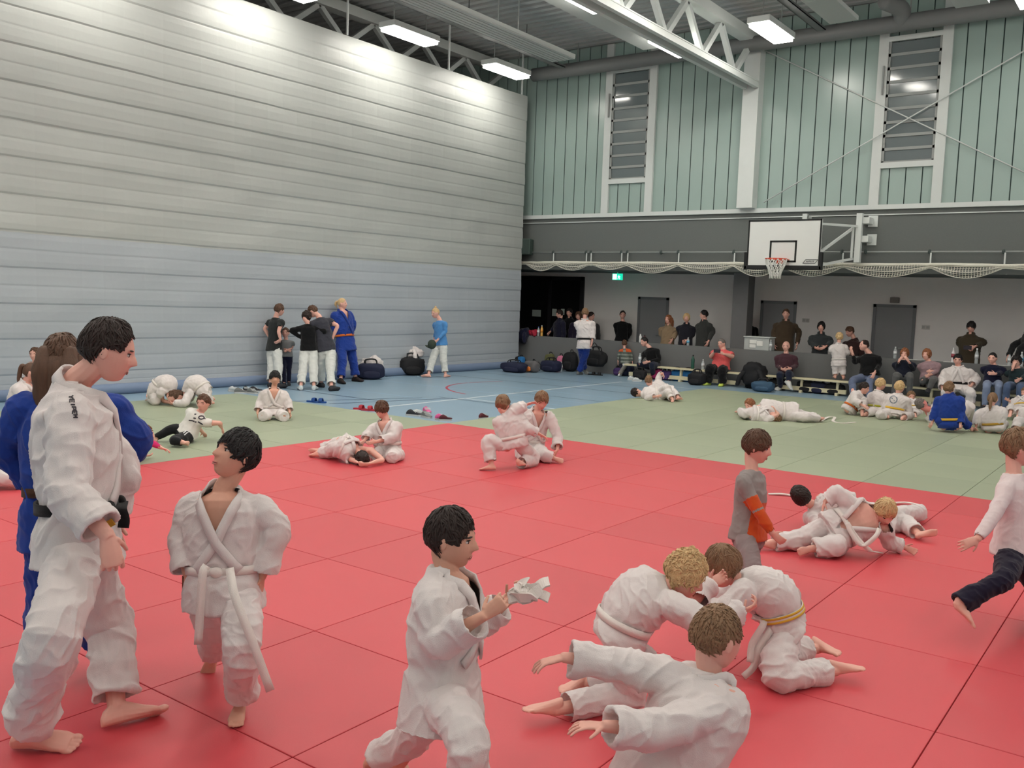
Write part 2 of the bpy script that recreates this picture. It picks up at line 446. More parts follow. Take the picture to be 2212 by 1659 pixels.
        bq = .74 if (hp-kp).normalized().dot((ap-kp).normalized()) > .1 else 1.
        tube(bm, [hp, (hp+kp)/2, kp, (kp*2+ap)/3, ap], [.082*kr, .072*kr*(.5+bq/2), .052*kr*bq, .054*kr*(.5+bq/2), .035*kr], n=12, sub=3)
        fd = J['t'+e]-ap; sh_ = (kp-ap).normalized()
        if ap.z-zf < .065*H and sh_.z > .35 and not (nL if e == 'l' else nR): fd = V((fd.x, fd.y, 0)); ap.z = zf+.0395*H+.002
        J['fd'+e] = fd; nn = nL if e == 'l' else nR
        if nn == 'dn': fn = -UP
        elif nn: fn = vec(nn)
        else:
            fn = kp-ap; w = fd.normalized().cross(fn.normalized()).length
            if w < .5: fn = fn*w+UP*(1-w)*.5*fn.length
        J['fn'+e] = fn
        if not shoes: foot(bm, ap, fd, fn, .143*H, -sgn[e]*1)
    ids = J
    def face_bits(me):
        if not eyes: return
        b = NB(); b.from_mesh(me); M = Matrix.Translation(-O) @ HM; R3 = HM.to_3x3()
        def fy(x, z):
            d = V((x/.355, 0, z/.5)); d.y = math.sqrt(max(0, 1-d.x**2-d.z**2)); return headpt(d, 1.).y
        far = D > 8.5
        for s in (-1, 1):
            y = fy(.155*s, .025)
            if not far:
                ell(b, M @ V((s*.152*hh, (y-.028)*hh, .025*hh)), R3 @ V((.062*hh, 0, 0)), R3 @ V((0, .045*hh, 0)), R3 @ V((0, 0, .034*hh)), mi=2)
                ell(b, M @ V((s*.15*hh, (y+.008)*hh, .023*hh)), R3 @ V((.029*hh, 0, 0)), R3 @ V((0, .014*hh, 0)), R3 @ V((0, 0, .031*hh)), mi=3)
                ell(b, M @ V((s*.152*hh, (y+.004)*hh, .056*hh)), R3 @ V((.07*hh, s*-.015*hh, 0)), R3 @ V((0, .03*hh, 0)), R3 @ V((0, 0, .012*hh)), mi=3, u=10, v=6)  # dark lash line, with the upper lid's shadow put into its colour
            else: ell(b, M @ V((s*.15*hh, (y-.005)*hh, .025*hh)), R3 @ V((.062*hh, 0, 0)), R3 @ V((0, .02*hh, 0)), R3 @ V((0, 0, .03*hh)), mi=3, u=8, v=6)
            y = fy(.155*s, .115)
            ell(b, M @ V((s*.155*hh, (y+.0)*hh, .115*hh)), R3 @ V((.085*hh, s*-.025*hh, 0)), R3 @ V((0, .018*hh, 0)), R3 @ V((0, -.004*hh, .016*hh)), mi=4, u=10, v=6)
        y = fy(0, -.27)
        for z, hgt in (((-.255, .018), (-.29, .022)) if not far else ((-.272, .016),)): ell(b, M @ V((0, (y-.006)*hh, z*hh)), R3 @ V((.105*hh, 0, 0)), R3 @ V((0, .013*hh, 0)), R3 @ V((0, 0, hgt*hh)), mi=1, u=10, v=6)
        if not far: ell(b, M @ V((0, (y-.001)*hh, -.272*hh)), R3 @ V((.085*hh, 0, 0)), R3 @ V((0, .01*hh, 0)), R3 @ V((0, 0, .005*hh)), mi=3, u=10, v=6)
        b.to_mesh(me); b.free()
    hm = HAIR.get(hair, HAIR['brown'])
    P = fuse('person', bm, [skin, LIP, WHITE_EYE, IRIS, hm], None, O, vox, 1 if D < 9 else 2, face_bits)
    tag(P, label, 'person', group)
    loc = lambda b: bmesh.ops.translate(b, vec=-O, verts=b.verts)
    # --- hair
    if hst != 'bald':
        fr, sd, bk, th = dict(short=(.27, .0, -.3, .07), crop=(.3, .03, -.25, .035), bowl=(.17, -.06, -.33, .1), long=(.3, -.3, -.5, .08), bob=(.24, -.3, -.42, .1), tied=(.29, .06, -.3, .045), curly=(.2, -.12, -.4, .13), quiff=(.35, .09, -.24, .1), receding=(.46, .06, -.25, .03), shaggy=(.2, -.02, -.36, .11))[hst]
        def hp(d):
            p = headpt(V((d.x, min(d.y, .999), d.z)), hh); az = math.atan2(abs(d.x), d.y)/math.pi   # 0 front .. 1 back
            zl = fr+(sd-fr)*sm(.12, .36, az) if az < .42 else sd+(bk-sd)*sm(.42, .75, az)
            jag = .035*noise.noise(V((d.x*9, d.y*9, seed)))
            m = sm(-.045, .06, p.z/hh-zl+jag)
            ln = noise.noise(V((math.atan2(d.x, d.y+.25)*(7 if hst != 'curly' else 3), d.z*2.2, seed)))
            w = 1+th*(.8+.5*max(0, d.z))*(1+.45*ln)
            if hst == 'curly': w += .09*noise.noise(V((d.x*7+seed, d.y*7, d.z*7)))+.05*noise.noise(V((d.x*15, d.y*15, d.z*15+seed)))
            elif hst == 'shaggy': w += .045*noise.noise(V((d.x*9+seed, d.y*9, d.z*4)))
            q0 = V((d.x*.355*hh, d.y*.43*hh - .02*hh, d.z*.5*hh)) if d.z > -.3 else p
            base = p.lerp(q0, .5*m)
            return base*(.86+(w-.86)*m)
        hb = sph(72, 44, hp); hbm = NB(); merge(hbm, hb, HM)
        if hst == 'long':
            bx = HM @ V((0, -.4*hh, .05*hh)); dn = (-UP*.8-up*.4).normalized()
            for xo in (-.2, 0, .2):
                a = HM @ V((xo*hh, -.33*hh, .1*hh)); c = HM @ V((xo*1.2*hh, -.44*hh, -.3*hh))
                tube(hbm, [a, c, c+dn*hlen*.5, c+dn*hlen], [(.19*hh, .12*hh), (.2*hh, .13*hh), (.18*hh, .11*hh), (.08*hh, .05*hh)], n=14, sub=4, hint=hf, folds=.07, seed=seed+xo*9)
            for s in (-1, 1):
                a = HM @ V((s*.34*hh, -.08*hh, .05*hh)); c = HM @ V((s*.37*hh, -.06*hh, -.4*hh))
                tube(hbm, [a, c, c+dn*hlen*.6], [(.07*hh, .14*hh), (.08*hh, .15*hh), (.04*hh, .08*hh)], n=10, sub=3, hint=hf, folds=.07, seed=seed+s)
        if ptail:
            a = HM @ V(ptail[0])*1.0 if False else HM @ (V(ptail[0])*hh); PT = [a]
            for w in ptail[1:]: PT.append(HM @ (V(w)*hh))
            nP = len(PT); tube(hbm, PT, [(.1*hh, .1*hh)]+[(.12*hh, .12*hh)]*(nP-2)+[(.03*hh, .03*hh)], n=12, sub=5, folds=.06, seed=seed)
        if hst not in ('tied',):
            rg = random.Random(int(seed*100)); nC = 0; want = 950 if D < 5 else 420 if D < 8 else 70
            crown = V((0, -.3, .95)).normalized()
            for _ in range(want*5):
                if nC >= want: break
                d = V((rg.gauss(0, 1), rg.gauss(0, 1), rg.gauss(.5, 1))).normalized(); p = headpt(d, hh); az = math.atan2(abs(d.x), d.y)/math.pi
                zl = fr+(sd-fr)*sm(.12, .36, az) if az < .42 else sd+(bk-sd)*sm(.42, .75, az)
                if p.z/hh < zl+.015: continue
                nC += 1; fl_ = (d-crown*d.dot(crown)); fl_ = (fl_.normalized() if fl_.length > .05 else V((1, 0, 0)))
                fl_ = (fl_+V((rg.gauss(0, .3), rg.gauss(0, .3)+(.25 if d.y > .2 else 0), rg.gauss(0, .25)))); fl_ = (fl_-d*fl_.dot(d)).normalized()
                if hst == 'curly': fl_ = (V((rg.gauss(0, 1), rg.gauss(0, 1), rg.gauss(0, 1)))).normalized()
                ln = hh*(.3 if hst != 'curly' else .2)*(.6+.6*rg.random()); PP_ = []
                lf_ = 1+th*(.9+.6*rg.random()); dd = d
                if hst in ('crop', 'receding'): ln *= .45
                for q_ in range(4):
                    w_ = hp(dd) if q_ else p; r_ = max(w_.length, headpt(dd, hh).length*(1+th*.5))*(.995+.02*q_*rg.random())
                    a_ = math.atan2(abs(dd.x), dd.y)/math.pi; z_ = fr+(sd-fr)*sm(.12, .36, a_) if a_ < .42 else sd+(bk-sd)*sm(.42, .75, a_)
                    if q_ and hst != 'curly' and headpt(dd, hh).z/hh < z_-.05*rg.random()-(.02 if dd.y > 0 else .05): break
                    PP_.append(HM @ (dd*0+ (headpt(dd, hh).normalized()*r_)))
                    sp_ = ln/3/max(.3*hh, r_); dd = (dd+fl_*sp_).normalized()
                    if hst == 'curly': fl_ = (fl_+dd.cross(fl_)*1.3-dd*.2).normalized()
                    else: fl_ = (fl_-dd*fl_.dot(dd)).normalized()
                if len(PP_) < 2: continue
                if len(PP_) < 4: PP_ = [PP_[0].lerp(PP_[-1], i_/3) if len(PP_) == 2 else PP_[min(i_, len(PP_)-1)]+HM.to_3x3() @ fl_*(.004*max(0, i_-2)) for i_ in range(4)]
                r0_ = hh*(.014+.012*rg.random())*(.72 if D < 5 else 1. if D < 8 else 2.2)
                tube(hbm, PP_, [(r0_*1.1, r0_*.4), (r0_*1.7, r0_*.55), (r0_*1.3, r0_*.5), (r0_*.2, r0_*.15)], n=6, sub=2, rnd=False, hint=(PP_[0]-HM.translation).normalized())
        loc(hbm); obj('hair', hbm, hm, P, True)
    # --- clothes
    GIT = [(-.75, .222, .188), (-.5, .212, .172), (-.25, .204, .16), (0, .192, .148), (.18, .172, .126), (.32, .186, .136), (.6, .196, .14), (.8, .188, .128), (.9, .155, .105), (.97, .092, .082), (1.04, .072, .07)]
    TEE = [(-.3, .2, .158), (0, .19, .146), (.2, .172, .128), (.4, .158, .114), (.6, .17, .122), (.82, .172, .114), (.92, .13, .086), (1.0, .072, .072)]
    COAT = [(-.45, .196, .155), (0, .19, .15), (.3, .185, .145), (.6, .196, .15), (.82, .2, .135), (.93, .15, .105), (1.03, .086, .084)]
    if bl != 1: GIT = [(a, b*bl, c*bl) for a, b, c in GIT]; COAT = [(a, b*bl, c*bl) for a, b, c in COAT]; TEE = [(a, b*bl, c*bl) for a, b, c in TEE]
    tab = dict(gi=GIT, tee=TEE, sweater=TEE, coat=COAT)[top]
    topm = topm or GI; tn = dict(gi='jacket', tee='t_shirt', sweater='sweater', coat='coat')[top]
    bm = NB(); t1 = tab[-1][0]
    tsk = -skirt*1.75*H/(.3*H)/1.75 if top in ('gi', 'coat') else -skirt*.6/.3*.5
    loft(bm, tab, tsk, t1, n=24, nt=22)
    sl = sleeve if sleeve is not None else dict(gi=.78, tee=-.55, sweater=.93, coat=.93)[top]
    for e in 'lr':
        sp, ep, wp = SH[e], J['e'+e], J['w'+e]; f = folds
        st = sp-Rs*sgn[e]*.06*k
        rr = dict(gi=(.074, .084, .082, .078, .076, .08), tee=(.07, .072, .068, .066, .066, .066), sweater=(.066, .066, .056, .05, .046, .036), coat=(.075, .078, .07, .066, .06, .052))[top]
        if sl > 0:
            PP = [st, sp, (sp+ep)/2, ep, ep+(wp-ep)*sl*.5, ep+(wp-ep)*sl]; RR = [r*kr for r in rr]
        else: PP = [st, sp, sp+(ep-sp)*-sl*.5, sp+(ep-sp)*-sl]; RR = [r*kr for r in rr[:3]]+[rr[3]*kr*1.04]
        tube(bm, [spine(.97)+Rs*sgn[e]*.03*k-up*.03*k, spine(.95)+Rs*sgn[e]*.075*k-up*.035*k, sp], [r*kr for r in ((.06, .062, .072) if top != 'tee' and top != 'sweater' else (.058, .058, .062))], n=12, sub=3)
        tube(bm, PP, RR, n=16, sub=4, folds=.06*f, hollow=.05*k+2*cv, seed=seed+sgn[e], hint=Fs)
    Ol = O
    def cut(me):
        crumple(me, (.019 if top == 'gi' else .012)*(kr if kr > .5 else .5)*folds, 7.5/(.35+.65*k), seed)
        if topfn: topfn(me, O, J)
        if top != 'gi': return
        b = NB(); b.from_mesh(me); dead = []
        L = (J['nk']-J['pv']).length
        for f_ in b.faces:
            c = f_.calc_center_median()+O; best = None
            t = (c-J['pv']).dot(up)/L
            if J['sp'] is not None: t = min([i*.05 for i in range(24)], key=lambda w: (spine(w)-c).length)
            if t > vopen:
                r, fr_, u = sframe(t); v = c-spine(t); x, y = v.dot(r)/kr, v.dot(fr_)/kr
                w = vw*(t-vopen)/(1-vopen)
                if v.length < .3*kr and y > .02 and abs(x) < w: dead.append(f_)
        bmesh.ops.delete(b, geom=dead, context='FACES'); b.to_mesh(me); b.free()
    jk = fuse(tn, bm, topm if isinstance(topm, list) else [topm], P, O, cv, 3, cut)
    if top == 'gi':
        bm = NB()
        for s in (-1, 1):
            PT, NN = [], []
            for i in range(30):
                u_ = i/29; t = 1.0 if u_ < .2 else 1.0-(u_-.2)/.8*(1.0-.2)
                if u_ < .2: ph = math.pi*1.5+s*(math.pi*.5+.25)*(u_/.2); t = 1.0+.02*(1-u_/.2)
                else:
                    # edge follows the opening, crosses the midline below it
                    rx, ry = lerp(tab, t); x = -s*(vw*(t-vopen)/(1-vopen)) if t > vopen else s*.11*(vopen-t)/max(.1, vopen-.2)
                    x = -x; xr = max(-.95, min(.95, x/rx)); ph = math.acos(math.copysign(abs(xr)**(1/.84), xr))
                p, n = surf(t, ph, tab, (.013 if s > 0 else .008)*max(kr, .6))
                if u_ < .26:
                    a_ = (nb-J['nk']).normalized(); x_ = (Rs-a_*Rs.dot(a_)).normalized(); y_ = a_.cross(x_); n2 = x_*math.cos(ph)+y_*math.sin(ph)
                    p2 = J['nk']+a_*.012*k-y_*.006*k+n2*.078*kr; b_ = sm(.12, .26, u_); p = p2.lerp(p, b_); n = n2.lerp(n, b_).normalized()
                PT.append(p); NN.append(n)
            strip(bm, PT, NN, .05*kr, .012*kr)
        loc(bm); obj('lapel', bm, topm if not isinstance(topm, list) else topm[0], P, True)
    if top == 'coat':
        bm = NB(); a_ = (nb-J['nk']).normalized(); x_ = (Rs-a_*Rs.dot(a_)).normalized(); y_ = a_.cross(x_); RG = []
        for i in range(29):
            ph = math.pi*(.62+1.76*i/28); n2 = x_*math.cos(ph)+y_*math.sin(ph); c = J['nk']+a_*.0
            r1, r2 = .075*kr, .082*kr
            RG.append([c+n2*r1-a_*.03*k, c+n2*(r1-.004)+a_*.055*k, c+n2*(r2+.004)+a_*.05*k, c+n2*(r2+.012)-a_*.035*k])
        rings(bm, RG); loc(bm); obj('collar', bm, topm if not isinstance(topm, list) else topm[0], P, True)
    if belt:
        bm = NB(); RG = []; tb = .19
        for i in range(37):
            ph = 2*math.pi*i/36; p, n = surf(tb+.0*math.sin(ph), ph, tab, .008*kr); u = sframe(tb)[2]; hw_ = .022*kr; tk = .008*kr
            RG.append([p-u*hw_, p-u*hw_+n*tk, p+u*hw_+n*tk, p+u*hw_])
        rings(bm, RG, cap=False)
        c, n = surf(tb, math.pi/2, tab, .02*kr); r, f_, u = sframe(tb)
        if knot: ell(bm, c, r*.035*kr, n*.024*kr, u*.028*kr)
        tl = tails if tails else ([[c+r*s*.02*kr, c+r*s*.05*kr+n*.03*kr-UP*.06*k, c+r*s*.08*kr+n*.035*kr-UP*.16*k, c+r*s*.1*kr+n*.03*kr-UP*.25*k] for s in (-1, 1)] if knot else [])
        for T in tl:
            if isinstance(T, str):
                pts_ = [c+n*.01]
                for w in T.strip().split(' '):
                    a = w.split(','); m = a[2] if len(a) > 2 else None
                    if m and m[0] == 'f': pts_.append(on(float(a[0]), float(a[1]), 2, zf+float(m[1:] or .01)))
                    else: pts_.append(at(float(a[0]), float(a[1]), D+float(m or 0)))
                if T[0] == ' ': pts_ = pts_[1:]
            else: pts_ = T
            PP, _ = resample(pts_, [(0, 0)]*len(pts_), 5)
            NN = []
            for i in range(len(PP)):
                t = (PP[min(i+1, len(PP)-1)]-PP[max(i-1, 0)]).normalized(); nn = toC if abs(t.z) > .45 else UP*.9+toC*.35
                NN.append((nn-t*nn.dot(t)).normalized())
            strip(bm, PP, NN, .042*kr, .007*kr)
        loc(bm); bo = obj('belt', bm, belt, P, True)
        if stripe:
            bm = NB()
            for z_ in (-1, 1):
                RG = []
                for i in range(37):
                    p, n = surf(tb, 2*math.pi*i/36, tab, .016*kr); u = sframe(tb)[2]; p = p+u*z_*.013*kr
                    RG.append([p-u*.007*kr, p-u*.007*kr+n*.003*kr, p+u*.007*kr+n*.003*kr, p+u*.007*kr])
                rings(bm, RG, cap=False)
            loc(bm); obj('belt_stripe', bm, stripe, bo, True)
    botm = botm or (GI if bot == 'gi' else NAVY)
    bm = NB()
    PT_ = [(-.25, .13, .115), (-.05, .174, .127), (.1, .16, .116), (.28, .13, .1)]
    loft(bm, PT_, -.24, .26, n=20, nt=8)
    lf = leg if leg is not None else dict(gi=.84, slim=.94, loose=.95, short=-.8)[bot]
    for e in 'lr':
        hp, kp, ap = HP[e], J['k'+e], J['a'+e]
        rr = dict(gi=(.09, .102, .097, .087, .088), slim=(.095, .092, .074, .066, .054), loose=(.1, .095, .08, .076, .074), short=(.1, .1, .09, .09, .09))[bot]
        ee = kp+(ap-kp)*lf if lf > 0 else hp+(kp-hp)*-lf
        tube(bm, [hp+up*.01, (hp*2+kp)/3, kp, (kp+ee)/2, ee] if lf > 0 else [hp, (hp*2+ee)/3, (hp+ee*2)/3, ee], [r*kr for r in rr][:5 if lf > 0 else 4], n=16, sub=4, folds=.05*folds, hollow=.04*k+2*cv, seed=seed+2*sgn[e], hint=Fh)
    fuse('trousers', bm, botm if isinstance(botm, list) else [botm], P, O, cv, 3, lambda me: (crumple(me, (.019 if bot != 'slim' else .01)*(kr if kr > .5 else .5)*folds, 7.5/(.35+.65*k), seed+5), botfn and botfn(me, O, J)))
    if shoes:
        for e in 'lr':
            bm = NB(); foot(bm, J['a'+e]+UP*.004, J['fd'+e], J['fn'+e], .143*H, -sgn[e], grow=.012*k, toes=False); loc(bm); obj('shoe', bm, shoes, P, True)
    J['O'] = O; J['surf'] = surf; J['tab'] = tab; J['SH'] = SH; J['HP'] = HP; J['sc'] = k; J['scr'] = kr; J['vec'] = vec; J['HM'] = HM; J['hh'] = hh; J['spine'] = spine; J['jk'] = jk; J['D'] = D; J['P'] = P
    if DEV:
        Lg = lambda a, b: (a-b).length/H
        print('%-46s D%.1f H%.2f tor%.2f nk%.2f UA %.2f/%.2f FA %.2f/%.2f TH %.2f/%.2f SH %.2f/%.2f az %.2f/%.2f' % (label[:46], D, H, Lg(J['nk'], J['pv']), Lg(J['hd'], J['nk']), Lg(J['el'], SH['l']), Lg(J['er'], SH['r']), Lg(J['wl'], J['el']), Lg(J['wr'], J['er']), Lg(J['kl'], HP['l']), Lg(J['kr'], HP['r']), Lg(J['al'], J['kl']), Lg(J['ar'], J['kr']), J['al'].z, J['ar'].z))
    return J
# ---------------------------------------------------------------- the hall
YB = 20.9      # face of the parapet and of the wall above it
YR = 23.0      # wall behind the spectators' gallery
XC = -14.85    # dividing curtain
ZF = -.025     # sports floor; the mats lie on it with their tops at 0
ZR = 8.45      # roof deck
X1, Y0 = 5.0, -6.0

blue = mat('blue_linoleum', (136, 162, 181), .33, spec=.5, var=.05, vs=1.2, bump=.05, bs=60)
linew = mat('line_white', (222, 228, 232), .4); lined = mat('line_dark', (40, 58, 92), .4); liner = mat('line_red', (196, 62, 84), .4); linel = mat('line_pale', (160, 190, 214), .4)
bm = NB()
box(bm, (-19, Y0, ZF-.2), (X1, YR+.1, ZF))
def floor_line(a, b, w, mi):
    a, b = V((a[0], a[1], 0)), V((b[0], b[1], 0)); s = V((0, 0, 1)).cross((b-a).normalized())*w/2; z = V((0, 0, ZF+.0015))
    bm.faces.new([bm.verts.new(p+z) for p in (a-s, b-s, b+s, a+s)]).material_index = mi
floor_line((-10.72, 9.5), (-10.78, 19.05), .06, 1)
floor_line((-10.74, 13.17), (-8.7, 13.19), .05, 1); floor_line((-10.76, 18.98), (-5.0, 19.05), .05, 1)
for y, mi, x0, x1 in ((12.5, 4, -14.6, -10.8), (14.4, 4, -14.6, -8.7), (15.66, 4, -14.6, -8.9), (16.8, 2, -14.7, -8.8), (18.1, 2, -14.7, -5), (11.6, 2, -14.6, -11.2), (12.95, 2, -11.2, -8.7), (14.9, 2, -10.9, -8.8), (13.72, 4, -10.5, -8.7), (17.6, 4, -14.2, -9.2)):
    floor_line((x0, y), (x1, y), .035, mi)
floor_line((-12.3, 10.2), (-11.3, 12.6), .04, 2); floor_line((-11.6, 10.6), (-10.9, 13.0), .04, 2)
arc = [V((-10.7+2.0*math.cos(a), 15.6+1.9*math.sin(a), 0)) for a in [math.radians(150+5*i) for i in range(22)]]
for a, b in zip(arc, arc[1:]): floor_line(a, b, .05, 3)
floor_line((-11.6, 10.3), (-10.6, 10.33), .05, 3)
struct('floor', bm, [blue, linew, lined, liner, linel])

# judo mats, one object each
redm = mat('red_mat', (208, 74, 82), .42, spec=.5, var=.05, vs=1.5, bump=.25, bs=420, rnd=.06)
grnm = mat('green_mat', (156, 165, 139), .45, spec=.5, var=.05, vs=1.5, bump=.25, bs=420, rnd=.06)
MS = .986
def mat_mesh(m):
    bm = NB(); g = .0025
    box(bm, (-MS/2+g, -MS/2+g, ZF+.001), (MS/2-g, MS/2-g, 0), bev=.004)
    o = obj('judo_mat', bm, m); return o
mr, mg = mat_mesh(redm), mat_mesh(grnm); fr_, fg_ = True, True
RX0, RY1 = -2.74-6*MS, 2.34+8*MS
for i in range(-6, 16):
    for j in range(-9, 19):
        x, y = RX0+(i+.5)*MS, RY1-(j+.5)*MS if j >= 0 else RY1+(-j-.5)*MS
        if x > X1-.6 or y < -.5: continue
        red = i >= 0 and y < RY1
        if not red and not ((y < RY1 and -5.45 <= i < 0) or (y > RY1 and i >= 0 and y < RY1+9*MS)): continue
        d = depth((x, y, 0))
        if d < .6: continue
        px = CX+FOC*((V((x, y, 0))-CAM).dot(rt))/d; py = CY-FOC*((V((x, y, 0))-CAM).dot(up_))/d; mg_ = 1100/d
        if not (-mg_ < px < 2212+mg_ and py < 1659+mg_*1.2): continue
        src = mr if red else mg
        o = src.copy(); COL.objects.link(o); o.location = (x, y, 0)
        if red: tag(o, 'red judo mat tile, part of the red practice square', 'mat', 'red judo mats')
        elif y < RY1: tag(o, 'grey-green judo mat tile between the red square and the divider curtain', 'mat', 'green judo mats by the curtain')
        else: tag(o, 'grey-green judo mat tile between the red square and the spectators', 'mat', 'green judo mats by the spectators')
for o in (mr, mg): bpy.data.objects.remove(o)

# walls
plaster = mat('grey_plaster', (110, 111, 111), .85, var=.04, bump=.2, bs=150)
darkpl = mat('band_plaster', (104, 108, 106), .9, var=.06, vs=30, bump=.4, bs=120)
gal = mat('gallery_paint', (226, 221, 218), .8, var=.03)
white = mat('white_steel', (205, 210, 208), .45, var=.03); greyst = mat('grey_steel', (150, 154, 152), .5, var=.04)
mint = mat('mint_panel', (150, 170, 164), .28, spec=.6, var=.03, vs=2); seam = mat('dark_seam', (44, 62, 60), .6)
bm = NB(); box(bm, (-15.6, YB, ZF), (X1, YB+.18, .845)); struct('wall_parapet', bm, plaster)
bm = NB(); box(bm, (-19, YB, 2.68), (X1, YB+.3, 4.07)); box(bm, (-19, YB+.3, 2.68), (X1, YR+.3, 2.9)); struct('wall_back', bm, darkpl)
bm = NB(); box(bm, (-19, YR, ZF), (X1, YR+.2, 2.68)); struct('wall_gallery', bm, gal)
bm = NB(); box(bm, (X1, Y0, ZF), (X1+.2, YR, 9.0)); struct('wall_right', bm, gal)
bm = NB(); box(bm, (-19.2, Y0-.2, ZF), (X1, Y0, 9.0)); struct('wall_front', bm, gal)
bm = NB(); box(bm, (-19.2, Y0, ZF), (-19, YR, 9.0)); struct('wall_left', bm, gal)
bm = NB(); box(bm, (-19, YB-.06, 4.05), (X1, YB, 4.15)); box(bm, (-19, YB-.03, 3.93), (X1, YB, 3.95)); struct('trim_1', bm, white)
# upper wall: upright translucent panels with dark seams
def xw(px, py): return on(px, py, 1, YB).x
WIN = []
for (tl, tr, bl_, br) in (((1325, 160), (1405, 156), (1318, 388), (1397, 387)), ((1918, 92), (2034, 88), (1908, 352), (2021, 352))):
    xa = (xw(*tl)+xw(*bl_))/2; xb = (xw(*tr)+xw(*br))/2; z1 = on(*tl, 1, YB).z; z0 = on(*bl_, 1, YB).z; WIN.append((xa, xb, z0, z1))
bm = NB(); PW = .335; x = -18.9
segs = []
while x < X1:
    nx = x+PW; zz = [(4.12, ZR)]
    for xa, xb, z0, z1 in WIN:
        if nx > xa+.01 and x < xb-.01: zz = [(4.12, z0), (z1, ZR)]
    for za, zb in zz:
        box(bm, (x+.012, YB+.02, za), (nx-.012, YB+.08, zb), 0)
        box(bm, (x-.012, YB+.035, za), (x+.012, YB+.09, zb), 1)
    x = nx
box(bm, (-19, YB+.09, 4.1), (X1, YB+.1, ZR), 1)
struct('wall_back_upper', bm, [mint, seam])
nightg = mat('night_glass', (104, 114, 116), .08, spec=.8, var=.0)
for i, (xa, xb, z0, z1) in enumerate(WIN):
    bm = NB(); t = .1
    for a, b in (((xa, z0-t*1.2), (xb, z0)), ((xa, z1), (xb, z1+t))): box(bm, (a[0], YB-.05, a[1]), (b[0], YB+.03, b[1]))
    for xx, dx in ((xa, -.2), (xb, .2)): box(bm, (min(xx, xx+dx), YB-.05, 4.12), (max(xx, xx+dx), YB+.03, ZR-.02))
    w = struct('window_%d' % (i+1), bm, white)
    n = 9; hgt = (z1-z0)/n; lo = NB()
    for j in range(n): box(lo, (xa, YB-.03, z0+j*hgt-.03), (xb, YB+.03, z0+j*hgt+.03))
    for xx in (xa, xb-.05): box(lo, (xx, YB-.03, z0), (xx+.05, YB+.03, z1))
    obj('louvre_frame', lo, greyst, w)
    for j in range(n):
        p = NB(); a = math.radians(4); c = V(((xa+xb)/2, YB+.01, z0+(j+.5)*hgt))
        box(p, (xa+.04, -.006, -hgt/2+.02), (xb-.04, .006, hgt/2-.02)); bmesh.ops.rotate(p, cent=(0, 0, 0), matrix=Matrix.Rotation(a, 3, 'X'), verts=p.verts)
        bmesh.ops.translate(p, vec=(0, c.y, c.z), verts=p.verts); obj('glass_louvre', p, nightg, w)
    p = NB(); bar(p, (xa-.07, YB-.08, z1-.5), (xa-.07, YB-.08, z1-1.1), .03); obj('opening_rod', p, greyst, w)

# roof: trapezoidal deck
deck = mat('roof_deck', (172, 174, 174), .55, var=.05, metal=.0)
bm = NB(); y = Y0; PR = []
while y < YR: PR += [(y, ZR), (y+.15, ZR), (y+.18, ZR+.1), (y+.27, ZR+.1)]; y += .3
rows = []
for xx in (-19, X1): rows.append([bm.verts.new((xx, a, z)) for a, z in PR])
for i in range(len(PR)-1): bm.faces.new((rows[0][i], rows[0][i+1], rows[1][i+1], rows[1][i]))
box(bm, (-19, Y0, ZR+.2), (X1, YR, ZR+.3))
struct('ceiling', bm, deck)

# divider curtain
cur = mat('curtain_vinyl', (172, 175, 172), .42, spec=.5, var=.03, vs=.8, bump=.3, bs=8)
curl_ = mat('curtain_vinyl_lower', (170, 176, 182), .5, spec=.4, var=.03, vs=1, bump=.3, bs=8)
bm = NB(); ZT = 7.27; PITCH = .567; PRF = []
z = .12
PRF.append((.0, .0)); k0 = 0
zs = []
z = .37
edges = [.1]
while z < ZT-.2: edges.append(z); z += PITCH
edges.append(ZT)
for a, b in zip(edges, edges[1:]):
    h = b-a
    for f_, d in ((0., .0), (.05, .026), (.2, .03), (.42, .02), (.5, .013), (.55, .019), (.8, .016), (.96, .006)): PRF.append((a+h*f_, d))
PRF.append((ZT, .0))
ny = 70; rows = []
for (zz, d) in PRF:
    row = []
    for i in range(ny+1):
        yy = Y0+.2+(20.45-Y0-.2)*i/ny; sag = .03*math.sin((yy-6)/14*math.pi)*min(1, zz) + .012*noise.noise(V((yy*.8, zz*3, 0)))
        row.append(bm.verts.new((XC+d*.58+.02*noise.noise(V((yy*1.3, zz*1.7, 4)))-.0, yy, zz-sag)))
    rows.append(row)
for j in range(len(rows)-1):
    for i in range(ny):
        f = bm.faces.new((rows[j][i], rows[j][i+1], rows[j+1][i+1], rows[j+1][i])); f.material_index = 1 if PRF[j][0] < 2.6 else 0
bm2 = NB(); box(bm2, (XC-.06, Y0+.2, .02), (XC-.02, 20.45, ZT)); merge(bm, bm2, Matrix.Identity(4))
cu = obj('divider_curtain', bm, [cur, curl_], None, False, (XC, 7, 0))
for p in cu.data.polygons: p.use_smooth = False
tag(cu, 'tall pale grey horizontally pleated divider curtain closing the left side of the hall', 'curtain')
roll = mat('curtain_roll', (118, 134, 160), .5, var=.04)
bm = NB(); tube(bm, [(XC+.05, Y0+.3, .085+ZF), (XC+.05, 20.4, .085+ZF)], [.1, .1], n=14, sub=30, rnd=False); obj('bottom_roll', bm, roll, cu, True, None)
cu.children[0].location = (-XC, -7, 0)
bm = NB()
for y in (7.5, 10.6, 13.9, 17.2, 20.2): box(bm, (XC-.02, y-.015, ZT), (XC+.02, y+.015, ZR-.02))
o = obj('hanger', bm, white, cu); o.location = (-XC, -7, 0)

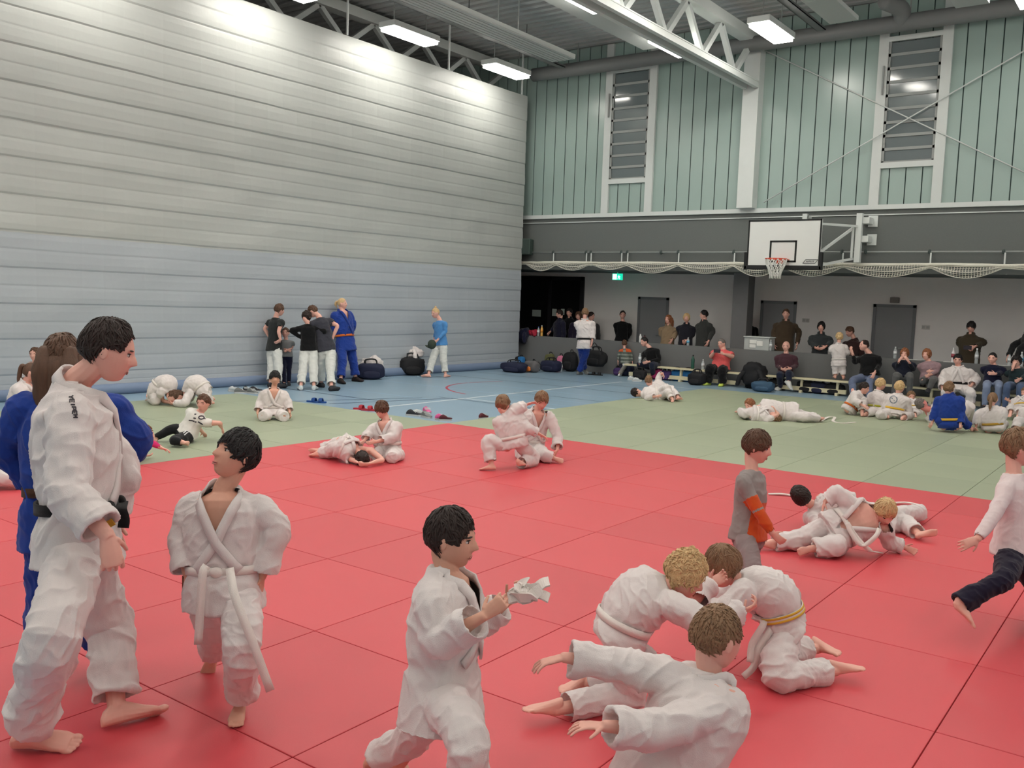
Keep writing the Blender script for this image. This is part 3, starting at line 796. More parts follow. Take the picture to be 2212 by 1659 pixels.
# steel column, trusses, purlin duct
def at_wall(px, py): return on(px, py, 1, YB)
xcol = -8.62
bm = NB(); box(bm, (xcol-.19, YB-.28, 4.15), (xcol+.19, YB+.02, ZR)); c = obj('steel_column', bm, white); tag(c, 'white steel column on the mint wall, carrying the end of the roof truss', 'column')
def truss(x, label, z0=6.92, z1=7.95, m=white):
    t = thing('roof_truss', (x, YB-.3, z0), label, 'truss'); y1 = YB-.3
    bm = NB(); L = y1-Y0
    for s in (-1, 1): box(bm, (s*.14-.05, -L, -.06), (s*.14+.05, 0, .06))
    box(bm, (-.2, -L, .06), (.2, 0, .085)); obj('bottom_chord', bm, m, t)
    bm = NB(); box(bm, (-.15, -L, z1-z0-.1), (.15, 0, z1-z0+.12)); obj('top_chord', bm, m, t)
    ys = -1.0
    while ys > -L+1.6:
        for a, b in (((0, ys, .08), (0, ys-.8, z1-z0-.08)), ((0, ys-.8, z1-z0-.08), (0, ys-1.65, .08))):
            bm = NB(); bar(bm, a, b, .11, .11); obj('web_member', bm, m, t)
        ys -= 1.65
    bm = NB(); bar(bm, (0, -.98, .08), (0, -.1, z1-z0-.08), .11); obj('web_member', bm, m, t)
    return t
truss(-8.62, 'white lattice roof truss ending at the white column')
truss(-15.7, 'grey lattice roof truss just beyond the top of the divider curtain', z0=7.3, z1=8.1, m=greyst)
ductm = mat('duct_steel', (112, 114, 114), .45, metal=.0, var=.06)
bm = NB(); tube(bm, [(-14.6, 20.35, 7.78), (4.5, 20.35, 7.78)], [.17, .17], n=18, sub=40, rnd=False)
d = obj('ventilation_duct', bm, ductm, None, True, (-6, 20.35, 7.6)); tag(d, 'long round grey ventilation duct running along the top of the mint wall', 'duct')
bm = NB(); tube(bm, [(-5.3+6, -.0, .18), (-5.3+6, -.25, .4), (-5.5+6, -.65, .46)], [.17, .17, .16], n=16, sub=5); obj('branch', bm, ductm, d, True)
b = NB()
for px in (1248, 1440, 1620, 1960): xx = on(px, 120, 1, 20.35).x; box(b, (xx+6-.012, -.012, .3), (xx+6+.012, .012, ZR-7.62))
obj('hanger', b, greyst, d)

# lamps
glow = mat('lamp_diffuser', (255, 250, 240), .5, emit=LAMP_STRENGTH); glow.node_tree.nodes['Principled BSDF'].inputs['Base Color'].default_value = (.8, .8, .8, 1)
bm = NB(); box(bm, (-.23, -.72, -.0), (.23, .72, .12), bev=.01); lampbody = obj('housing', bm, white); lampbody.data.name = 'lamp_housing'
bm = NB(); box(bm, (-.2, -.68, -.07), (.2, .68, .002), bev=.012); lampglow = obj('diffuser', bm, glow)
bm = NB()
for y in (-.5, .5): box(bm, (-.008, y-.008, .1), (.008, y+.008, ZR-7.4-.02))
lamphang = obj('suspension', bm, greyst)
LROWS = (-13.98, -9.36, -7.3, -2.75, 1.9); LYS = (18.35, 14.9, 11.45, 8.0, 4.55, 1.1, -2.35)
for xi, xx in enumerate(LROWS):
    for yi, yy in enumerate(LYS):
        row = ['row beside the divider curtain', 'row against the white truss', 'row right of the truss', 'fourth row from the curtain', 'fifth row from the curtain'][xi]
        zl = 7.4
        if xi == 1: xx, yy, zl = -9.03, yy-.92, 7.12
        L = thing('hall_lamp', (xx, yy, zl), 'hall lamp in the %s, %s from the mint wall' % (row, ['first', 'second', 'third', 'fourth', 'fifth', 'sixth', 'seventh'][yi]), 'lamp', 'ceiling lamps')
        for src in (lampbody, lampglow, lamphang):
            if src is lamphang and xi == 1: continue
            c = src.copy(); COL.objects.link(c); c.parent = L
for o in (lampbody, lampglow, lamphang): bpy.data.objects.remove(o)
# radiant ceiling panels
pan = mat('radiant_panel', (172, 176, 174), .4, var=.02)
for nm, xa, xb, y1, y0, ribs in (('ribbed', -12.12, -11.5, 17.6, 3, 1), ('plain', -9.85, -9.35, 17.7, 3, 0), ('plain', -5.95, -5.42, 17.8, 4, 0), ('plain', -3.8, -3.26, 17.95, 6, 0)):
    bm = NB()
    if ribs:
        n = 6; w = (xb-xa)/n
        for i in range(n): box(bm, (xa+i*w+.01, y0, 7.2), (xa+(i+1)*w-.01, y1, 7.28))
        box(bm, (xa, y0, 7.22), (xb, y1, 7.3))
    else: box(bm, (xa, y0, 7.2), (xb, y1, 7.28), bev=.01)
    for yy in np.arange(y0+.5, y1, 3.0):
        for xx in (xa+.05, xb-.05): box(bm, (xx-.008, yy-.008, 7.26), (xx+.008, yy+.008, ZR-.02))
    o = obj('radiant_panel', bm, pan, None, False, ((xa+xb)/2, (y0+y1)/2, 7.3))
    tag(o, {-12.12: 'long grey ribbed ceiling panel between the curtain lamps and the truss', -9.85: 'long flat grey ceiling panel just left of the white truss', -5.95: 'flat grey ceiling panel right of the lamp beside the truss', -3.8: 'flat grey ceiling panel nearest the upper right corner'}[xa], 'ceiling panel', 'radiant ceiling panels')
# cable trays
for x, lb in ((-13.45, 'thin grey cable tray above the lamps beside the curtain'), (-6.85, 'thin grey cable tray above the lamps right of the truss')):
    bm = NB(); box(bm, (x-.09, 2, 7.75), (x+.09, 20., 7.77)); box(bm, (x-.09, 2, 7.75), (x-.08, 20., 7.81)); box(bm, (x+.08, 2, 7.75), (x+.09, 20., 7.81))
    for yy in np.arange(3, 20, 2.2): box(bm, (x-.1, yy, 7.76), (x+.1, yy+.03, 7.78)); box(bm, (x-.008, yy, 7.77), (x+.008, yy+.015, ZR-.02))
    o = obj('cable_tray', bm, mat('tray', (96, 98, 98), .5), None, False, (x, 10, 7.75)); tag(o, lb, 'cable tray')
# wind braces on the mint wall
for (a, b, lb) in (((1650, 108), (2212, 372), 'thin white tie rod falling from the column top to the right across the mint wall'), ((1650, 437), (2212, 110), 'thin white tie rod rising from the column foot to the right across the mint wall')):
    A, B = on(*a, 1, YB-(.06 if a[1] < 200 else .1)), on(*b, 1, YB-(.06 if a[1] < 200 else .1)); B = A+(B-A)*1.05; bm = NB(); pipe(bm, [A, B], .014, n=8)
    o = obj('tie_rod', bm, white, None, True, tuple(A)); tag(o, lb, 'tie rod', 'wall tie rods')

# gallery doors, pillar, soffit strip
doorm = mat('door_grey', (130, 130, 132), .5, var=.03); darkg = mat('dark_glazing', (20, 20, 21), .12, spec=.5, var=.0); dframe = mat('dark_frame', (34, 33, 36), .5)
steel = mat('brushed_steel', (170, 172, 172), .35, metal=.8)
def P_(px, py, y=YR): return on(px, py, 1, y)
a, b = P_(1125, 596), P_(1264, 598)
bm = NB()
for x0, x1 in ((a.x-.3, a.x+.1), (b.x-.12, b.x), ((a.x+b.x)/2-.08, (a.x+b.x)/2+.04)): box(bm, (x0, YR-.06, ZF), (x1, YR, a.z))
box(bm, (a.x-.3, YR-.06, a.z-.1), (b.x, YR, a.z)); dr = struct('door_1', bm, dframe)
for x0, x1 in ((a.x, (a.x+b.x)/2-.06), ((a.x+b.x)/2+.02, b.x-.1)):
    bm = NB(); box(bm, (x0, YR-.045, ZF), (x1, YR-.01, a.z-.08)); obj('glass_leaf', bm, darkg, dr)
paper = mat('paper', (176, 186, 180), .8)
for (x0, y0, x1, y1), lb in zip(((1152, 669, 1170, 684), (1195, 667, 1204, 683), (1214, 667, 1221, 680)), ('pale notice on the left dark door leaf', 'narrow pale notice in the middle of the dark doors', 'pale notice half hidden behind a dark head')):
    p, q = P_(x0, y0), P_(x1, y1); bm = NB(); box(bm, (p.x, YR-.052, q.z), (q.x, YR-.046, p.z)); o = obj('notice', bm, paper, None, False, ((p.x+q.x)/2, YR-.05, q.z)); tag(o, lb, 'notice', 'notices on the dark doors')
for i, (x0, x1, yt) in enumerate(((1380, 1446, 643), (1645, 1722, 651), (1888, 1981, 656))):
    p, q = P_(x0, yt), P_(x1, yt); z = 2.03
    bm = NB(); t = .07
    for xa in (p.x, q.x-t): box(bm, (xa, YR-.04, ZF), (xa+t, YR+.0, z))
    box(bm, (p.x, YR-.04, z-t), (q.x, YR, z)); dr = struct('door_%d' % (i+2), bm, mat('door_frame', (112, 113, 116), .5))
    bm = NB(); box(bm, (p.x+t, YR-.02, ZF), (q.x-t, YR-.002, z-t)); l_ = obj('door_leaf', bm, doorm, dr)
    bm = NB(); hx = q.x-.2; pipe(bm, [(hx, YR-.02, 1.0), (hx, YR-.07, 1.0), (hx-.13, YR-.07, 1.0)], .011); obj('door_handle', bm, steel, l_)
p = P_(1934, 650); bm = NB(); box(bm, (p.x-.1, YR-.1, p.z-.05), (p.x+.1, YR, p.z+.08), bev=.01); o = obj('wall_speaker', bm, mat('beige_box', (120, 112, 108), .5), None, False, tuple(p)); tag(o, 'small grey box fixed above the wide right-hand door', 'box')
for px, py, lb in ((1741, 692, 'small switch plate beside the middle grey door'), (2000, 707, 'small switch plate right of the wide right-hand door')):
    p = P_(px, py); bm = NB(); box(bm, (p.x-.09, YR-.02, p.z-.05), (p.x+.09, YR, p.z+.05), bev=.006); o = obj('switch_plate', bm, mat('plate', (190, 186, 182), .5), None, False, tuple(p)); tag(o, lb, 'switch', 'gallery switch plates')
    b2 = NB()
    for k in (-1, 1): box(b2, (k*.045-.03, -.028, -.03), (k*.045+.03, -.018, .03))
    obj('rocker', b2, mat('rocker', (168, 165, 162), .4), o)
pl_ = P_(1606, 640, YB+1.2); bm = NB(); box(bm, (pl_.x-.2, YB+1.0, ZF), (pl_.x+.2, YB+1.4, 2.68)); o = obj('concrete_pillar', bm, mat('pillar_paint', (118, 117, 118), .8), None, False, (pl_.x, YB+1.2, ZF)); tag(o, 'grey square pillar in the gallery left of the middle door', 'pillar')
# exit sign
p = on(1334, 598, 1, YB+1.3); es = thing('exit_sign', tuple(p), 'glowing green and white exit sign hanging in the gallery', 'exit sign')
bm = NB(); box(bm, (-.15, -.03, -.09), (.15, .03, .09), bev=.008); obj('sign_body', bm, mat('exit_green', (20, 190, 150), .4, emit=1.6), es)
sw_ = mat('exit_white', (225, 255, 250), .4, emit=2.4); bm = NB(); box(bm, (-.13, -.034, -.07), (-.01, -.031, .07)); obj('doorway_symbol', bm, sw_, es)
bm = NB()
for s in (((.06, .045), (.06, .05), .022), ((.06, .02), (.045, -.02), .022), ((.05, -.015), (.09, -.03), .014), ((.09, -.03), (.085, -.065), .013), ((.045, -.015), (.03, -.065), .013), ((.06, .02), (.1, .0), .011), ((.06, .02), (.025, .01), .011)):
    bar(bm, (s[0][0], -.033, s[0][1]), (s[1][0], -.033, s[1][1]), s[2], .003, hint=V((0, 1, 0)))
obj('running_figure', bm, sw_, es)
bm = NB(); box(bm, (-.01, -.01, .09), (.01, .01, 2.68-p.z)); obj('suspension', bm, white, es)
p = P_(1120, 647, YB+1.0)

# loudspeaker in the corner
p = on(1128, 533, 1, YB-.28); spk = thing('loudspeaker', tuple(p), 'dark green-grey loudspeaker box on the wall in the corner by the curtain', 'loudspeaker', rz=.35)
gcab = mat('speaker_cabinet', (70, 84, 78), .7, bump=.3)
bm = NB(); box(bm, (-.27, -.2, -.21), (.27, .2, .21), bev=.015); obj('cabinet', bm, gcab, spk)
bm = NB(); box(bm, (-.25, -.212, -.19), (.25, -.2, .19), bev=.005); obj('grille', bm, mat('speaker_grille', (54, 66, 62), .8, bump=.8, bs=500), spk)
bm = NB(); ell(bm, V((-.1, -.214, -.02)), V((.03, 0, 0)), V((0, .004, 0)), V((0, 0, .014))); obj('badge', bm, steel, spk)

# handrail pipe, straps and the folded safety net
ZN = on(1300, 568, 1, YB-.12).z; ZP = on(1300, 545, 1, YB-.12).z
nr = thing('safety_net', (-9, YB-.14, ZN), 'white sagging safety net bundled under a white rope along the dark band', 'net')
netm = mat('net_cord', (214, 212, 200), .8)
xl, xr = on(1122, 567, 1, YB-.14).x+9, X1-.3+9
bm = NB(); P = [V((x, .01*noise.noise(V((x*2, 0, 0))), .008*noise.noise(V((x*3, 1, 0))))) for x in np.arange(xl, xr, .12)]
tube(bm, P, [.035]*len(P), n=8, sub=0, rnd=False, folds=.2); obj('rope_bundle', bm, netm, nr, True)
SWX = [on(px, 575, 1, YB-.14).x+9 for px in (1138, 1202, 1272, 1282, 1355, 1465, 1585, 1690, 1822, 2010, 2168)]+[xr]
def sag(x):
    for a, b in zip(SWX, SWX[1:]):
        if a <= x <= b:
            t = (x-a)/(b-a); return .06+min(.27, .2*(b-a))*math.sin(math.pi*t)**1.0*(.75+.25*math.sin(a*7))
    return .06
bm = NB(); xs = np.arange(xl, xr, .055); nz_ = 7
G = [[bm.verts.new((x, -.03-.03*math.sin(j*1.3+x*3), -sag(x)*j/nz_)) for j in range(nz_+1)] for x in xs]
for i in range(len(xs)-1):
    for j in range(nz_): bm.faces.new((G[i][j], G[i+1][j], G[i+1][j+1], G[i][j+1]))
n_ = obj('hanging_mesh', bm, netm, nr); w_ = n_.modifiers.new('w', 'WIREFRAME'); w_.thickness = .011; w_.use_replace = True
bm = NB()
for o_, dz in ((.0, 1.), (.02, .55)):
    P = [V((x, -.02-o_, -sag(x)*dz)) for x in np.arange(xl, xr, .06)]; tube(bm, P, [.011]*len(P), n=6, sub=0, rnd=False)
obj('border_cord', bm, netm, nr, True)
rl = thing('wall_rail', (-9, YB-.1, ZP), 'thin grey tube with dark clamps running along the dark band above the net', 'rail')
bm = NB(); pipe(bm, [V((xl+.4, 0, .0)), V((xr, 0, 0))], .018, n=10); obj('tube', bm, greyst, rl, True)
dk = mat('clamp_dark', (66, 76, 74), .5)
for px in (1195, 1266, 1276, 1342, 1355, 1428, 1465, 1585, 1819, 1870, 2008, 2168):
    x = on(px, 545, 1, YB-.1).x+9; bm = NB(); ell(bm, V((x, .0, 0)), V((.035, 0, 0)), V((0, .05, 0)), V((0, 0, .055))); box(bm, (x-.012, 0, -.012), (x+.012, .1, .012)); obj('clamp', bm, dk, rl, True)
    if px not in (1428, 1870): bm = NB(); box(bm, (x+.02, -.03, ZN-ZP), (x+.05, -.022, -.02)); obj('strap', bm, white, rl)

# basketball goal
YBD = YB-1.25
tl, tr_, bl2 = on(1616, 476, 1, YBD), on(1781, 471, 1, YBD), on(1612, 570, 1, YBD)
xa, xb = tl.x+.02, tr_.x-.04; z1 = tl.z; z0 = z1-1.02
bg = thing('basketball_goal', ((xa+xb)/2, YBD, z0), 'white basketball backboard with orange rim on a swivelling wall bracket', 'basketball goal'); W2 = (xb-xa)/2
brd = mat('backboard_white', (214, 216, 214), .35, var=.02); blk = mat('board_black', (30, 32, 32), .5); orange = mat('rim_orange', (214, 84, 62), .4)
bm = NB(); box(bm, (-W2, 0, 0), (W2, .035, 1.02)); obj('backboard', bm, brd, bg)
bm = NB(); e = .035
for q in (((-W2, 0), (-W2+e, 1.02)), ((W2-e, 0), (W2, 1.02)), ((-W2, 1.02-e), (W2, 1.02)), ((-W2, 0), (W2, e)), ((-.3, .1), (.3, .14)), ((-.3, .53), (.3, .57)), ((-.3, .1), (-.26, .57)), ((.26, .1), (.3, .57))): box(bm, (q[0][0], -.004, q[0][1]), (q[1][0], .0, q[1][1]))
obj('board_lines', bm, blk, bg)
bm = NB(); box(bm, (-W2-.05, -.03, -.06), (W2+.05, .06, .03), bev=.015)
for s in (-1, 1): box(bm, (s*(W2+.02)-.035, -.03, -.06), (s*(W2+.02)+.035, .06, .32), bev=.012)
obj('edge_padding', bm, mat('padding_black', (34, 35, 36), .7), bg)
bm = NB(); lx = W2-.36
for q in ((.0, .05, .3, .0), (.03, .11, .33, .0)): pass
bar(bm, (lx, -.006, .08), (lx+.26, -.006, .08), .012, .004, hint=V((0, 1, 0))); bar(bm, (lx+.06, -.006, .16), (lx+.32, -.006, .16), .012, .004, hint=V((0, 1, 0)))
bar(bm, (lx, -.006, .08), (lx+.06, -.006, .16), .012, .004, hint=V((0, 1, 0))); bar(bm, (lx+.26, -.006, .08), (lx+.32, -.006, .16), .012, .004, hint=V((0, 1, 0)))
for i in range(6): bar(bm, (lx+.07+i*.03, -.006, .105), (lx+.085+i*.03, -.006, .137), .012, .004, hint=V((0, 1, 0)))
obj('maker_badge', bm, mat('badge_grey', (84, 88, 90), .5), bg)
bm = NB(); R_ = .225; rc = V((0, -.15-R_, .155))
for i in range(28):
    a0, a1 = 2*math.pi*i/28, 2*math.pi*(i+1)/28
    pipe(bm, [rc+V((R_*math.cos(a0), R_*math.sin(a0), 0)), rc+V((R_*math.cos(a1), R_*math.sin(a1), 0))], .011, n=8)
box(bm, (-.07, -.15, .06), (.07, -.0, .165)); box(bm, (-.16, -.17, .145), (.16, -.0, .16)); 
rim = obj('rim', bm, orange, bg, True)
bm = NB(); ns = 12
for i in range(ns):
    for s in (-1, 1):
        P = []
        for j in range(8):
            t = j/7; a = 2*math.pi*(i+s*t*1.6)/ns; r = R_*(1-.5*sm(0, .9, t))+.01*noise.noise(V((i, j, s))); P.append(rc+V((r*math.cos(a), r*math.sin(a), -.42*t)))
        pipe(bm, P, .009, n=6)
obj('net', bm, mat('net_white', (216, 216, 212), .8), rim, True)
pm = on(1856, 500, 1, YB-.3); px_ = pm.x-bg.location.x; py_ = YB-.3-YBD; pz0 = on(1852, 567, 1, YB-.3).z-z0; pz1 = on(1857, 461, 1, YB-.3).z-z0
bm = NB(); box(bm, (px_-.06, py_-.06, pz0), (px_+.06, py_+.06, pz1)); obj('hinge_post', bm, white, bg)
p2 = on(1740, 465, 1, YB-.3); bm = NB(); box(bm, (p2.x-bg.location.x-.05, py_-.05, .2), (p2.x-bg.location.x+.05, py_+.05, p2.z+.03-z0)); box(bm, (p2.x-bg.location.x, py_, p2.z-.06-z0), (p2.x-bg.location.x+.05, py_+.29, p2.z-z0)); obj('rear_post', bm, white, bg)
for zz in (pz1-.15, (pz0+pz1)/2-.02):
    bm = NB(); box(bm, (px_, py_, zz-.07), (px_+.2, py_+.29, zz+.07), bev=.01); box(bm, (px_+.1, py_+.27, zz-.12), (px_+.3, py_+.295, zz+.12)); obj('wall_bracket', bm, white, bg)
for A, B in (((px_, py_, pz1-.28), (W2-.15, .05, pz1-.28)), ((px_-.1, py_, pz0+.08), (W2-.15, .05, .02)), ((px_-.12, py_, pz1-.3), (W2-.05, .05, .3)), ((px_-.12, py_-.02, pz1-.3), (px_-.12, py_-.02, pz0+.1))):
    bm = NB(); bar(bm, A, B, .05); obj('bracket_arm', bm, white, bg)
# ---------------------------------------------------------------- people near the camera
WB = cloth('white_belt', (226, 218, 212)); YB_ = cloth('yellow_belt', (214, 172, 62)); OB = cloth('orange_belt', (206, 106, 44)); BB = cloth('black_belt', (22, 20, 22))
PM = {}
def pyj(c, J):
    """orange panels of the grey pullover: lower front and the middle of each sleeve"""
    t = (c-J['pv']).dot(J['nk']-J['pv'])/(J['nk']-J['pv']).length_squared; f = (c-J['pv']).dot(J['vec']((.9, 0, .35)))
    for e in 'lr':
        a, b = J['SH'][e], J['e'+e]; u = (c-a).dot(b-a)/(b-a).length_squared
        if (c-a-(b-a)*u).length < .062 and .6 < u < 1.12 and f > -.1: return t > .05 and u < 1.05
    return f > .045 and -.12 < t < .5
PM['man'] = person('tall person in white judo suit with black belt, in profile, looking down at a child',
    'pv:168,1150; nk:160,836,0; hd:232,756,-.02; ys:88; fa:84,-18; er:150,1062,-.12; wr:232,1158,-.05; hr:252,1255; el:262,1015,.05; wl:236,1130,.02; hl:252,1180; kr:118,1372,-; ar:52,1580,f.075; tr:128,1615,f.02; kl:236,1345,+; al:252,1528,f.075; tl:338,1534,f.02',
    D=3.78, H=1.80, hh=.24, hair='dark', hst='quiff', belt=BB, skirt=.06, vopen=.62, curl=.9, sleeve=.8, tails=('262,1100,-.05 268,1122,-.05 266,1140,-.05',), leg=.86, bl=1.1)
PM['woman_blue'] = person('long-haired person in blue judo suit, hands on hips, behind the tall person in white',
    'pv:146,1110; nk:146,838; hd:134,776; ys:172; fa:165,-12; el:14,975,.05; wl:82,1055,.1; hl:110,1066,.1; er:296,950,.05; wr:215,1050,.1; hr:190,1062,.1; kl:100,1290; al:94,1445,f.07; kr:200,1290; ar:238,1425,f.07; tr:272,1416,f.02',
    D=4.35, H=1.68, hair='brown', hst='long', hlen=.2, topm=GIB, botm=GIB, belt=cloth('brown_belt', (70, 44, 30)), skirt=.08, sleeve=.8, bl=1.08, group=None)
PM['boy_belt'] = person('child in white judo suit with white belt, looking up at the tall black-belted person',
    'pv:484,1262; nk:482,1062; hd:512,982; ys:-14; fa:-62,20; sr:418,1095,.02; er:394,1170,-.02; wr:404,1240,-.06; hr:402,1278; el:600,1138,.0; wl:566,1246,-.02; hl:562,1282; kl:520,1395,-; al:520,1512,f.055; tl:512,1560,f.02; kr:462,1358,+; ar:462,1412,f.09; tr:446,1448,f.02',
    D=4.0, H=1.32, hh=.215, hair='black', hst='bowl', skin=SKIN2, belt=WB, skirt=.075, vopen=.5, curl=.6, sleeve=.9, leg=.84, tails=(' 446,1222,-.19 438,1240,-.21 433,1310,-.2 428,1392,-.18', ' 496,1228,-.2 508,1290,-.3 545,1385,-.34 584,1492,-.3'), bl=1.1)
PM['boy_cloth'] = person('child walking in an open white judo jacket, bundling up a white belt in both hands',
    'pv:958,1466; nk:966,1234,.02; hd:972,1160; ys:70; fa:76,-8; er:950,1385,-.06; wr:1046,1330,-.1; hr:1100,1288; el:1038,1345,.06; wl:1096,1300,-.02; hl:1128,1270; kr:1008,1600,-; ar:1020,1742,.02; tr:1075,1765,.0; kl:892,1592,+; al:808,1716,.1; tl:868,1760,.0',
    D=3.32, H=1.22, hh=.212, hair='dark', hst='short', skin=SKIN2, skirt=.12, vopen=.42, curl=1.1, sleeve=.8, leg=.9, bl=1.14)
PM['boy_run'] = person('child seen from behind, lunging in the foreground with both white sleeves stretched out',
    'pv:1432,1672; nk:1530,1456,.02; sp:1495,1560; hd:1546,1376; ys:.84,-.3,.45; fa:128,-12; sl:1478,1478,.0; el:1345,1438,.02; wl:1218,1420,-.02; hl:1160,1434; sr:1552,1530,-.1; er:1430,1580,-.06; wr:1306,1568,-.06; hr:1242,1566',
    D=3.15, H=1.25, hh=.218, hair='lbrown', hst='crop', skirt=.12, curl=.35, spread=.5, sleeve=.9, bl=1.12, pL=(0, -1, 0), pR=(0, -1, 0))
PM['boy_curly'] = person('curly-haired child in white judo suit on one knee, gripping the child in striped belt',
    'pv:1338,1372; nk:1440,1276,-.02; sp:1372,1306; hd:1478,1240,-.02; ys:.2,-.3,.9; yh:.15,-.1,.9; fa:92,-30; sr:1450,1308,-.12; er:1520,1345,-.05; wr:1600,1326,.06; hr:1632,1308; el:1500,1292,.04; wl:1532,1262,.06; hl:1556,1250; kr:1362,1500,f.07; ar:1196,1534,f.05; tr:1128,1556,f.02; kl:1392,1440,f.2; al:1262,1478,f.05; tl:1230,1498,f.02',
    root=(1300, 1535), H=1.25, hh=.205, hair='blond', hst='curly', belt=WB, skirt=.06, curl=.9, sleeve=.94, leg=.84, nR='dn', nL='dn', knot=False, bl=1.12)
PM['boy_stripe'] = person('kneeling child in white judo suit with yellow-striped belt, grappling the curly-haired child',
    'pv:1690,1345; nk:1600,1262,-.02; sp:1664,1286; hd:1564,1222,-.02; ys:-.2,-.25,-.9; yh:-.1,.1,-.9; fa:-86,-28; sl:1606,1280,-.1; el:1560,1318,-.05; wl:1500,1306,.02; hl:1466,1284; er:1545,1292,.06; wr:1512,1300,.1; hr:1490,1290; kl:1680,1462,f.07; al:1806,1448,f.05; tl:1862,1462,f.03; kr:1648,1420,f.07; ar:1782,1398,f.06; tr:1822,1436,f.03',
    root=(1700, 1450), H=1.25, hh=.205, hair='lbrown', hst='bowl', belt=WB, stripe=YB_, skirt=.05, curl=.9, sleeve=.55, leg=.8, nR='dn', nL='dn', tails=('1668,1350,-.1 1640,1400,-.12 1628,1440,-.12 1606,1462,-.14', '1650,1345,-.12 1625,1390,-.12 1620,1430,-.14'), bl=1.1)
PM['boy_grey'] = person('small child in grey pyjamas with an orange chest panel, walking across the red mats',
    'pv:1616,1150; nk:1624,1016; hd:1634,964; ys:68; fa:80,-14; er:1634,1098,-.06; wr:1668,1152,-.04; hr:1694,1174; el:1606,1090,.06; wl:1640,1150,.08; kr:1626,1226,-; ar:1630,1296,f.05; kl:1612,1224; al:1606,1288,f.05',
    D=5.95, H=1.16, hh=.205, hair='brown', hst='bowl', top='sweater', topm=[cloth('grey_marl', (146, 138, 136)), cloth('orange_panel', (204, 84, 40))], bot='loose', botm=cloth('grey_pants', (140, 124, 124)), skirt=.1, curl=.4,
    topfn=lambda me, O, J: [setattr(p, 'material_index', 1) for p in me.polygons if pyj(p.center+O, J)])
PM['boy_dark_lie'] = person('child in white judo suit lying on the red mat, held under the bare-chested child',
    'pv:1884,1128,.12; nk:1760,1092,.04; hd:1732,1072,-.02; ys:-.3,.75,.6; yh:.1,.6,-.6; fa:200,20; sl:1772,1080,.08; sr:1752,1118,-.02; el:1820,1072; wl:1850,1080; er:1780,1140,f.06; wr:1830,1150,f.05; kl:1952,1128,.05; al:1986,1154,f.05; tl:2022,1146,.0; kr:1960,1110,f.12; ar:2010,1105,f.05',
    root=(1790, 1150), H=1.25, hh=.205, hair='dark', hst='short', skirt=.1, belt=WB, knot=False, bl=1.1, tilt=(-.6, .6, .3))
PM['boy_bare'] = person('child with open white judo jacket and bare chest, pinning another child on the red mat',
    'pv:1806,1146; nk:1888,1110,.02; hd:1912,1104,-.05; ys:-.35,.9,-.27; yh:-.35,.8,-.4; fa:25,-42; sr:1838,1092,-.02; er:1806,1066,.04; wr:1782,1084,.02; hr:1778,1098; sl:1908,1140,.0; el:1922,1172,f.08; wl:1954,1182,f.05; hl:1976,1192,f.03; kr:1724,1166,f.08; ar:1664,1172,f.06; tr:1640,1166; kl:1806,1178,f.1; al:1752,1186,f.06; tl:1722,1200,f.05',
    root=(1800, 1195), H=1.25, hh=.2, hair='blond', hst='shaggy', skirt=.06, vopen=-.1, vw=.2, curl=.6, sleeve=.86, belt=WB, knot=False, tails=('1850,1160,-.15 1878,1188,-.2 1904,1194,f.012', '1838,1150,-.15 1862,1178,-.2 1890,1160,-.2 1900,1142,-.15'), bl=1.1)
PM['runner'] = person('child in white pullover and dark trousers, running barefoot across the red mats',
    'pv:2188,1188; nk:2190,1022; hd:2200,966; ys:80; fa:100,-4; sr:2176,1056,-.08; er:2148,1112,-.08; wr:2112,1164,-.06; hr:2080,1178; el:2222,1100; wl:2240,1130; kr:2170,1252,-; ar:2068,1308,-.05; tr:2086,1352,-.04; kl:2240,1270; al:2262,1380,f.05',
    D=5.5, H=1.27, hh=.215, hair='lbrown', hst='bowl', top='sweater', topm=cloth('white_knit', (226, 212, 212)), bot='loose', botm=cloth('dark_trousers', (30, 26, 44)), skirt=.05, curl=.3, nR=(-1, .3, 0), leg=.95)
# ---------------------------------------------------------------- people in the middle distance
GREYP = cloth('pale_trousers', (206, 208, 204))
person('crouching child in white judo suit, back to us, gripping a partner on the red mats',
    'pv:1108,956; nk:1096,896; hd:1086,873; ys:.9,.1,-.4; fa:158,-8; kl:1054,952,-.05; al:1062,1006,f.05; tl:1040,1012,f.02; kr:1154,992,f.07; ar:1120,1002,f.07; tr:1132,1010,f.02; el:1118,884,.08; wl:1138,874,.1; hl:1150,870; er:1140,925,-.05; wr:1166,938,.05; hr:1180,946',
    root=(1065, 1011), H=1.28, hair='lbrown', hst='short', belt=WB, knot=False, skirt=.06, bl=1.1, nR='dn')
person('child in white judo suit bending forward, face down, over the crouching partner on red mats',
    'pv:1146,962,.35; nk:1160,886,-.1; hd:1170,864,-.08; ys:-.85,-.15,.3; fa:14,-32; sr:1136,895,.0; er:1134,922,.0; wr:1118,930,.0; hr:1108,932; sl:1186,900,0; el:1206,945,-.05; wl:1204,972,-.1; hl:1196,988; kr:1148,990,f.07; ar:1140,990,.25; kl:1190,995,f.07; al:1196,990,.25',
    root=(1170, 1000), H=1.28, hair='lbrown', hst='bowl', belt=WB, knot=False, skirt=.1, bl=1.12, vopen=.45)
PLAP = person('kneeling child in white judo suit with dark lapel badges, leaning over a lying partner',
    'pv:838,970; nk:834,908; hd:825,884; ys:-25; fa:-22,-36; er:797,938,-.08; wr:786,953,-.12; hr:776,958; el:850,944,-.1; wl:806,956,-.15; hl:790,958; kr:812,982,f.07; ar:848,980,.3; kl:846,988,f.07; al:866,980,.3',
    root=(835, 990), H=1.22, hh=.2, hair='brown', hst='bowl', belt=WB, knot=False, skirt=.1, bl=1.12, vopen=.45)
